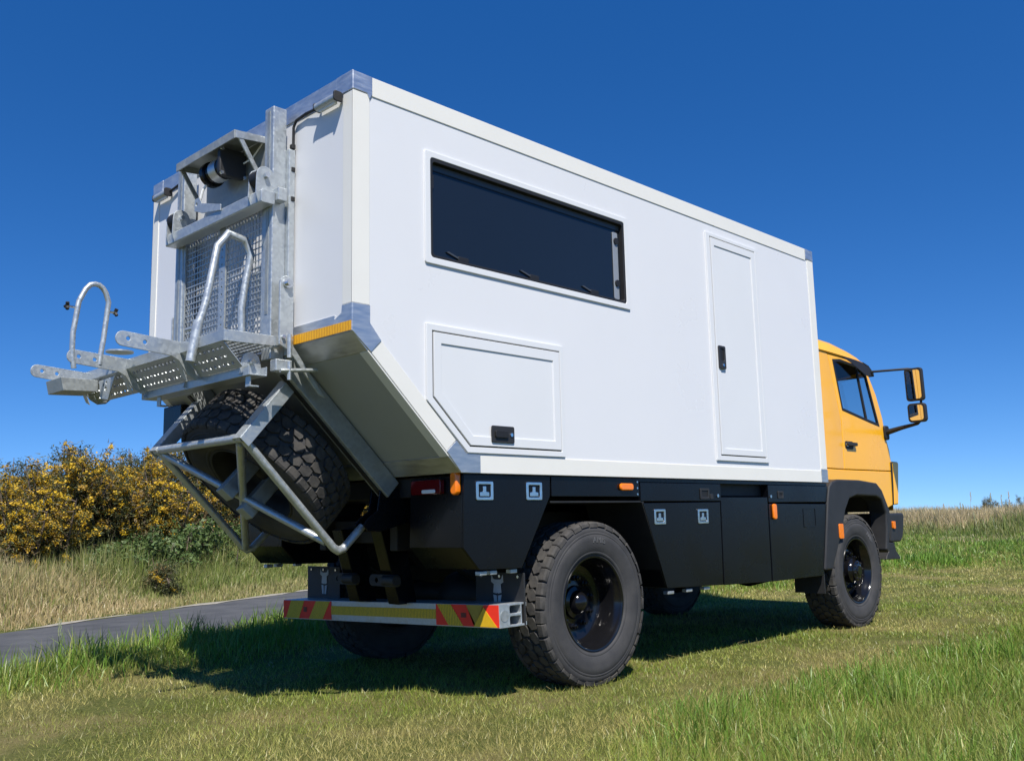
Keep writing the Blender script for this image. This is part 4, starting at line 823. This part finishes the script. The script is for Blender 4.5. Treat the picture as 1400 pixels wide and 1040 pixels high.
# ---- cab
CY = -1.15
cab = empty('cab', (0, 0, 0), truck)
def tumble(v): return 0.075*max(0.0, v-2.10)
def skin(name, poly, s, holes=(), t=0.025, m=YELLOW, proud=0.0, bevel=0.006):
    f0 = lambda a, b: (a, s*(abs(CY)+proud-tumble(b)), b); f1 = lambda a, b: (a, s*(abs(CY)-t-tumble(b)), b)
    return MB().plate(poly, list(holes), f0, f1).build(name, m, cab, bevel)
DOOR = [(6.285, 2.805), (6.75, 2.800), (7.185, 2.745), (7.36, 2.45), (7.44, 2.19), (7.475, 1.96), (7.545, 1.83), (7.57, 1.69), (7.555, 1.592), (6.372, 1.587), (6.385, 2.10), (6.325, 2.51)]
WIN = [(6.375, 2.755), (6.56, 2.775), (6.98, 2.745), (7.17, 2.66), (7.32, 2.09), (7.05, 2.125), (6.435, 2.215)]
for s in (-1, 1):
    dq = skin('door', DOOR, s, [WIN])
    MB().plate(inset(WIN, -0.006), [inset(WIN, 0.024)], lambda a, b: (a, s*(1.15+0.004-tumble(b)), b), lambda a, b: (a, s*(1.15-0.02-tumble(b)), b)).build('window_rubber', SEAL, cab, 0.003)
    MB().plate([(6.935, 2.74), (6.965, 2.74), (7.035, 2.135), (7.0, 2.135)], [], lambda a, b: (a, s*(1.15+0.002-tumble(b)), b), lambda a, b: (a, s*(1.15-0.018-tumble(b)), b)).build('window_divider', SEAL, cab, 0.002)
    pn = MB(); pn.bm.faces.new([pn.bm.verts.new((a, s*(1.15-0.011-tumble(b)), b)) for a, b in inset(WIN, 0.02)]); pn.build('window_pane', GLASS, cab, smooth=0)
    MB().plate([(6.52, 2.80), (6.75, 2.80), (7.02, 2.775), (7.15, 2.715), (7.16, 2.64), (7.05, 2.63), (6.93, 2.665), (6.72, 2.745)], [], lambda a, b: (a, s*(1.15+0.05-tumble(b)-(2.80-b)*-0.12), b), lambda a, b: (a, s*(1.15+0.044-tumble(b)-(2.80-b)*-0.12), b)).build('wind_deflector', SEAL, cab, 0.001)
    skin('rear_quarter', [(5.76, 2.84), (6.277, 2.815), (6.318, 2.51), (6.377, 2.10), (6.364, 1.587), (5.76, 1.592)], s)
    skin('wing', [(5.76, 1.584), (6.364, 1.579), (7.555, 1.584), (7.52, 1.21), (7.34, 1.17), (7.13, 1.15), (6.83, 1.45), (5.93, 1.47), (5.76, 1.42)], s)
    MB().plate(rrect(6.42, 6.62, 1.80, 1.885, 0.03, 4), [], lambda a, b: (a, s*1.153, b), lambda a, b: (a, s*1.14, b)).build('handle_recess', SEAL, cab, 0.003)
    MB().xz(rrect(6.43, 6.66, 1.835, 1.872, 0.015, 3), s*1.185, s*1.162).build('door_handle', PLASTIC, cab, 0.008)
    MB().lathe([(0, s*1.166), (0.02, s*1.166), (0.02, s*1.15)], 12, (6.455, 0, 1.845))[0].build('door_lock', CHROME, cab)
    MB().xz([(7.56, 1.70), (7.72, 1.70), (7.74, 1.68), (7.65, 1.215), (7.53, 1.21), (7.575, 1.60)], s*1.165, s*1.06).build('corner_deflector', YELLOW, cab, 0.015)
    MB().xz([(7.54, 1.69), (7.575, 1.69), (7.545, 1.215), (7.52, 1.215)], s*1.160, s*1.10).build('deflector_gap', SEAL, cab)
    # mirrors
    mi = empty('mirror', (0, 0, 0), cab)
def loft(sections, name, m, parent, bevel=0):
    mb = MB(); rings = [[mb.bm.verts.new(p) for p in sec] for sec in sections]
    for a, b in zip(rings, rings[1:]):
        for i in range(len(a)-1): mb.bm.faces.new((a[i], a[i+1], b[i+1], b[i]))
    return mb.build(name, m, parent, bevel, smooth=40)
def roof_sec(x, zg, zr):
    w = 1.15-tumble(zg)+0.004; k = zr-zg
    h = [(w, zg-0.012), (w+0.012, zg), (w, zg+0.01), (w-0.03, zg+k*0.55), (w-0.08, zg+k*0.85), (w-0.18, zr-0.004), (w-0.5, zr+0.012)]
    return [(x, -a, b) for a, b in h]+[(x, a, b) for a, b in reversed(h)]
for o in [o for o in cab.children if o.name.startswith('mirror')]: bpy.data.objects.remove(o)
loft([roof_sec(5.76, 2.84, 2.985), roof_sec(6.2, 2.832, 2.995), roof_sec(6.5, 2.824, 2.985), roof_sec(6.88, 2.81, 2.935), roof_sec(7.05, 2.80, 2.885), roof_sec(7.16, 2.785, 2.83), roof_sec(7.25, 2.75, 2.765)], 'roof', YELLOW, cab)
# front skin and windscreen
fp = [(7.25, 2.75), (7.30, 2.66), (7.52, 2.02), (7.60, 1.85), (7.62, 1.60), (7.60, 1.15)]
def fsec(x, z): w = 1.15-tumble(z)-0.005; return [(x-0.06, -w, z), (x-0.015, -w+0.06, z), (x+0.03, -w*0.6, z), (x+0.05, 0, z), (x+0.03, w*0.6, z), (x-0.015, w-0.06, z), (x-0.06, w, z)]
loft([fsec(*q) for q in fp[:2]], 'windscreen_header', YELLOW, cab); loft([fsec(*q) for q in fp[1:3]], 'windscreen', GLASS, cab); loft([fsec(*q) for q in fp[2:]], 'front_panel', YELLOW, cab)
MB().yz(rect(-1.07, 1.07, 1.20, 2.86), 5.76, 5.78, [rrect(-0.7, 0.7, 2.25, 2.7, 0.06, 4)]).build('rear_wall', YELLOW, cab)
box('cab_floor', (5.8, -1.1, 1.30), (7.45, 1.1, 1.46), CHAS, cab, 0.01)
box('dashboard', (7.05, -1.05, 1.46), (7.46, 1.05, 2.06), DGREY, cab, 0.04)
for y in (-0.62, 0.62):
    MB().xz([(6.05, 1.85), (6.6, 1.85), (6.6, 1.98), (6.2, 2.0), (6.05, 2.62), (5.93, 2.62), (6.02, 1.9)], y-0.24, y+0.24).build('seat', SEATM, cab, 0.04)
MB().lathe([(0.19, -0.012), (0.205, 0.0), (0.19, 0.012), (0.175, 0.0), (0.19, -0.012)], 24, (0, 0, 0), 'z')[0].build('steering_wheel', SEAL, cab)
sw = cab.children[-1]
for o in cab.children:
    if o.name.startswith('steering'): o.location = (6.95, -0.62, 2.12); o.rotation_euler = (0, -0.6, 0)
tube('roof_beacon_mount', [(7.10, -0.95, 2.84), (7.12, -0.95, 2.90)], 0.02, PLASTIC, cab, 8)
MB().plate([(7.10, 2.80), (7.24, 2.775), (7.36, 2.705), (7.37, 2.66), (7.30, 2.685), (7.22, 2.735)], [], lambda a, b: (a, -1.12, b), lambda a, b: (a, 1.12, b)).build('sun_visor', SEAL, cab, 0.004)
# fender flare
fo = [(5.50, 0.60), (5.66, 1.28), (5.70, 1.395), (5.77, 1.442), (5.91, 1.468), (6.40, 1.468), (6.81, 1.442), (6.93, 1.37), (7.095, 1.146), (7.06, 0.95), (6.98, 0.70)]
fi = [(6.93, 0.74), (6.985, 0.95), (6.99, 1.12), (6.90, 1.265), (6.78, 1.300), (6.30, 1.310), (6.13, 1.275), (6.02, 1.16), (5.94, 1.00), (5.80, 0.80), (5.66, 0.595)]
for s in (-1, 1):
    ff = MB().xz(fo+fi, s*1.292, s*1.10).build('fender_flare', PLASTIC, truck, 0.018, seg=3)
    MB().xz([(5.52, 0.62), (5.70, 1.35), (5.95, 1.44), (6.78, 1.42), (7.06, 1.14), (7.04, 1.14), (6.77, 1.39), (5.97, 1.41), (5.74, 1.33), (5.56, 0.60)], s*1.10, s*0.72).build('fender_liner', CHAS, ff)
    MB().xz(rect(5.52, 5.535, 0.38, 0.66), s*1.26, s*0.95).build('mud_flap', PLASTIC, truck)
    MB().xz(rrect(5.835, 5.93, 0.885, 1.03, 0.015, 3), s*1.30, s*1.288).build('side_marker', ORANGE, truck, 0.004)
# front bumper and step
fb = MB().xz([(7.36, 1.12), (7.75, 1.12), (7.76, 1.06), (7.70, 0.86), (7.62, 0.80), (7.36, 0.80)], -1.17, 1.17).build('front_bumper', PLASTIC, truck, 0.02)
for s in (-1, 1):
    MB().xz(rrect(7.40, 7.46, 0.95, 1.03, 0.01, 3), s*1.19, s*1.168).build('side_marker', ORANGE, fb, 0.004)
    MB().xz([(7.30, 0.80), (7.45, 0.80), (7.50, 0.70), (7.60, 0.63), (7.58, 0.61), (7.22, 0.62), (7.24, 0.66), (7.30, 0.70)], s*1.16, s*0.9).build('step', PLASTIC, fb, 0.008)
# mirrors
def mirror(s):
    ang = math.radians(2.5)
    mi = empty('mirror', (7.36, s*1.56, 2.0), truck)
    def plate_(name, r, xx, m, t, rr): return MB().yz(rrect(*r, rr, 5), xx, xx+t).build(name, m, mi, 0.006 if t > 0.02 else 0)
    plate_('housing', (-0.10, 0.095, 0.335, 0.70), 0.0, PLASTIC, 0.05, 0.035)
    plate_('mirror_glass', (-0.078, 0.073, 0.358, 0.677), -0.004, MIRROR, 0.003, 0.03)
    plate_('housing', (-0.10, 0.095, 0.10, 0.31), 0.0, PLASTIC, 0.06, 0.04)
    plate_('mirror_glass', (-0.078, 0.073, 0.122, 0.288), -0.004, MIRROR, 0.003, 0.03)
    mi.rotation_euler = (0, math.radians(-2), s*ang)
    a = 's'
    tube('upper_arm', [(7.30, s*1.11, 2.71), (7.36, s*1.50, 2.70), (7.40, s*1.56, 2.69)], 0.013, SEAL, truck, 8)
    tube('lower_arm', [(7.47, s*1.15, 2.02), (7.44, s*1.35, 2.06), (7.42, s*1.54, 2.09), (7.41, s*1.60, 2.14), (7.41, s*1.60, 2.60)], [0.034, 0.024, 0.016, 0.014, 0.012], SEAL, truck, 8)
    MB().xz(rrect(7.42, 7.53, 1.94, 2.10, 0.03, 3), s*1.175, s*1.10).build('arm_bracket', SEAL, truck, 0.01)
mirror(-1); mirror(1)

# ================================================================== GORSE, BRAMBLE
LEAF = grass_mat('gorse_green', 0.6, 0.2)
BARK = mat('gorse_bark', (0.09, 0.065, 0.045), 0.9, col2=(0.17, 0.13, 0.095), scale=14)
FLOWER = grass_mat('gorse_flowers', 0.6, 0.3)
def rand_dirs(n, r): v = r.normal(size=(n, 3)); return v/np.linalg.norm(v, axis=1, keepdims=True)
def tri_cloud(c, d, length, width, r):
    """thin triangles at c pointing along d"""
    n = len(c); s = np.cross(d, rand_dirs(n, r)); s /= np.maximum(1e-6, np.linalg.norm(s, axis=1, keepdims=True))
    V = np.stack([c-s*width[:, None]/2, c+s*width[:, None]/2, c+d*length[:, None]], 1); return V.reshape(-1, 3)
def bush_mesh(seed, kind, rx, hz, clumps, per):
    r = np.random.default_rng(seed); rd = random.Random(seed)
    wood = MB(); cent = []; dirs = []
    nst = max(5, int(clumps/14)); lobes = [(rd.uniform(0, 6.28), rd.uniform(0.25, 0.75), rd.uniform(0.48, 1.05)) for _ in range(8)]
    for k in range(nst):
        la, lr, lh = rd.choice(lobes); a = la+rd.gauss(0, 0.35); q = min(1, abs(lr+rd.gauss(0, 0.2)))
        top = Vector((rx*q*math.cos(a), rx*q*math.sin(a), hz*lh*math.sqrt(max(0.08, 1-q*q*0.75))*rd.uniform(0.8, 1.05)))
        base = Vector((top.x*0.25+rd.gauss(0, 0.08), top.y*0.25+rd.gauss(0, 0.08), -0.15))
        mid = base.lerp(top, 0.5)+Vector((rd.gauss(0, 0.12), rd.gauss(0, 0.12), rd.gauss(0, 0.08)))
        wood.tube([base, mid, top], [0.03, 0.02, 0.006], 5, cap=False)
        for j in range(14):
            f = rd.uniform(0.25, 1.0) if kind != 'bramble' else rd.uniform(0.1, 1)
            p = base.lerp(mid, f*2) if f < 0.5 else mid.lerp(top, f*2-1)
            dv = Vector((rd.gauss(0, 1), rd.gauss(0, 1), rd.gauss(0.25, 0.8))).normalized(); ln = rd.uniform(0.12, 0.42)*(1.15-0.5*f)
            en = p+dv*ln
            if en.z < 0.02: en.z = 0.05
            wood.tube([p, en], [0.008, 0.003], 3, cap=False); cent.append(en); dirs.append(dv)
    cent = np.array(cent); dirs = np.array(dirs); n = len(cent)
    ci = np.repeat(np.arange(n), per); ax = dirs[ci]; pos_ = cent[ci]+ax*r.uniform(-0.16, 0.10, (len(ci), 1))+r.normal(0, 0.055, (len(ci), 3))
    if kind == 'bramble':
        d = rand_dirs(len(ci), r); V = tri_cloud(pos_, d, r.uniform(0.05, 0.10, len(ci)), r.uniform(0.035, 0.06, len(ci)), r); base = mixc((0.055, 0.10, 0.022), (0.11, 0.16, 0.04), r.random(len(ci)))
    else:
        d = ax*0.5+rand_dirs(len(ci), r); d /= np.linalg.norm(d, axis=1, keepdims=True)
        V = tri_cloud(pos_, d, r.uniform(0.04, 0.10, len(ci)), r.uniform(0.012, 0.024, len(ci)), r); base = mixc((0.05, 0.062, 0.018), (0.10, 0.105, 0.032), r.random(len(ci)))
        br = r.random(n)[ci] < 0.22; base[br] = mixc((0.14, 0.10, 0.045), (0.20, 0.14, 0.06), r.random(br.sum()))
    col = np.repeat(base*r.uniform(0.7, 1.25, (len(ci), 1)), 3, 0)
    fol = (V, np.arange(len(V)).reshape(-1, 3), col)
    flw = None
    if kind in ('gorse', 'seedling'):
        hf = cent[:, 2]/hz; prob = np.clip(0.30+0.6*hf, 0, 1)*(0.2+0.9*(np.sin(cent[:, 0]*3+seed)*np.sin(cent[:, 1]*3.3+seed*2) > -0.25)); sel = r.random(n) < prob*(1 if kind == 'gorse' else 0.22)
        fc = cent[sel]; fd = dirs[sel]; k = 70; fi_ = np.repeat(np.arange(len(fc)), k)
        pp = fc[fi_]+fd[fi_]*r.uniform(-0.16, 0.13, (len(fi_), 1))+r.normal(0, 0.024, (len(fi_), 3)); dd = rand_dirs(len(fi_), r)
        V2 = tri_cloud(pp, dd, r.uniform(0.024, 0.044, len(fi_)), r.uniform(0.024, 0.040, len(fi_)), r)
        tone = r.random(len(fc))[fi_]; c2 = mixc((0.40, 0.235, 0.03), (0.80, 0.54, 0.025), tone)*r.uniform(0.75, 1.15, (len(fi_), 1)); flw = (V2, np.arange(len(V2)).reshape(-1, 3), np.repeat(c2, 3, 0))
    return wood, fol, flw
def mesh_data(name, V, F, C, m):
    o = np_mesh(name, V, F, m, cols=C); me = o.data; bpy.data.objects.remove(o); return me
VAR = []
for i, (kind, rx, hz, cl, per) in enumerate((('gorse', 1.15, 2.2, 420, 46), ('gorse', 1.35, 2.0, 480, 42), ('gorse', 0.95, 2.45, 380, 46), ('bramble', 1.1, 1.05, 330, 26), ('seedling', 0.35, 0.5, 90, 60), ('shrub', 1.3, 2.2, 300, 40))):
    w, fol, flw = bush_mesh(40+i, kind, rx, hz, cl, per)
    wo = w.build('stems', BARK, None, recalc=False); wm = wo.data; bpy.data.objects.remove(wo)
    VAR.append((wm, mesh_data('foliage', *fol, LEAF), mesh_data('flowers', *flw, FLOWER) if flw else None, hz))
def az_of(u): return YAW+math.atan2(700-u, 1274.7)
def place(name, var, u, dist, height, label, cat, group, rot):
    wm, fm, flm, hz = VAR[var]; a = az_of(u); x, y = CAM[0]+dist*math.cos(a), CAM[1]+dist*math.sin(a)
    root = empty(name, (x, y, float(H(x, y)))); root.rotation_euler = (0, 0, rot); k = height/hz; k *= 0.90; root.scale = (k*random.uniform(0.95, 1.15), k*random.uniform(0.95, 1.15), k)
    for nm, md in (('stems', wm), ('foliage', fm), ('flowers', flm)):
        if md: o = bpy.data.objects.new(nm, md); COL.objects.link(o); o.parent = root
    return tag(root, label, cat, group)
GL = 'gorse bush with faded golden flowers in the hedge across the road'
def edge_dist(u):
    """distance along the view azimuth u to the far road edge"""
    a = az_of(u); r = np.arange(6, 80, 0.1); x, y = CAM[0]+r*math.cos(a), CAM[1]+r*math.sin(a); d = road_s(x, y)-road_bend(road_t(x, y))-ROADW
    return float(r[np.argmax(d > 0)])
def top_h(u, dist, v):
    """height of a bush whose top shows at row v"""
    a = az_of(u); x, y = CAM[0]+dist*math.cos(a), CAM[1]+dist*math.sin(a); return CAM[2]+(725.5-0.0225*u-v)/1274.7*dist-float(H(x, y))
rows = [(-150, 2.6, 640), (-60, 2.8, 640), (8, 3.0, 642), (50, 3.4, 622), (92, 3.6, 602), (128, 3.4, 612), (165, 3.8, 604), (205, 3.6, 607), (245, 3.8, 604), (288, 4.0, 604), (335, 4.2, 606), (395, 4.5, 610),
        (-15, 6.5, 646), (35, 7.0, 628), (75, 7.0, 615), (112, 7.0, 608), (148, 7.5, 612), (188, 7.5, 612), (228, 8.0, 610), (270, 8.0, 610), (325, 8.5, 612), (430, 8.5, 620), (500, 9, 630)]
for i, (u, off, v) in enumerate(rows):
    d = edge_dist(u)+off+2.0; place('gorse_bush', (i*2+i//3) % 3, u, d, top_h(u, d, v), GL, 'bush', 'gorse bushes in the hedge across the road', random.uniform(0, 6.28))
BLb = 'low green bramble bush in front of the gorse hedge'
for u, off, h in ((205, 1.9, 1.15), (245, 2.1, 1.35), (285, 2.2, 1.3), (325, 2.3, 1.3), (170, 1.9, 0.9), (375, 2.6, 1.3), (130, 2.2, 0.8), (20, 2.1, 0.6)):
    d = edge_dist(u)+off+1.7; place('bramble_bush', 3, u, d, h, BLb, 'bush', 'bramble bushes in front of the gorse', random.uniform(0, 6.28))
place('gorse_seedling', 4, 229, edge_dist(229)+1.5, 0.5, 'small lone gorse plant growing in the verge grass', 'bush', None, 1.0)
SL = 'distant dark green shrub on the skyline beyond the dry bank'
for u, d, h in ((1338, 95, 1.9), (1360, 97, 1.6), (1392, 90, 2.1), (1414, 92, 1.9)): place('far_shrub', 5, u, d, h, SL, 'shrub', 'far shrubs on the skyline', random.uniform(0, 6.28))
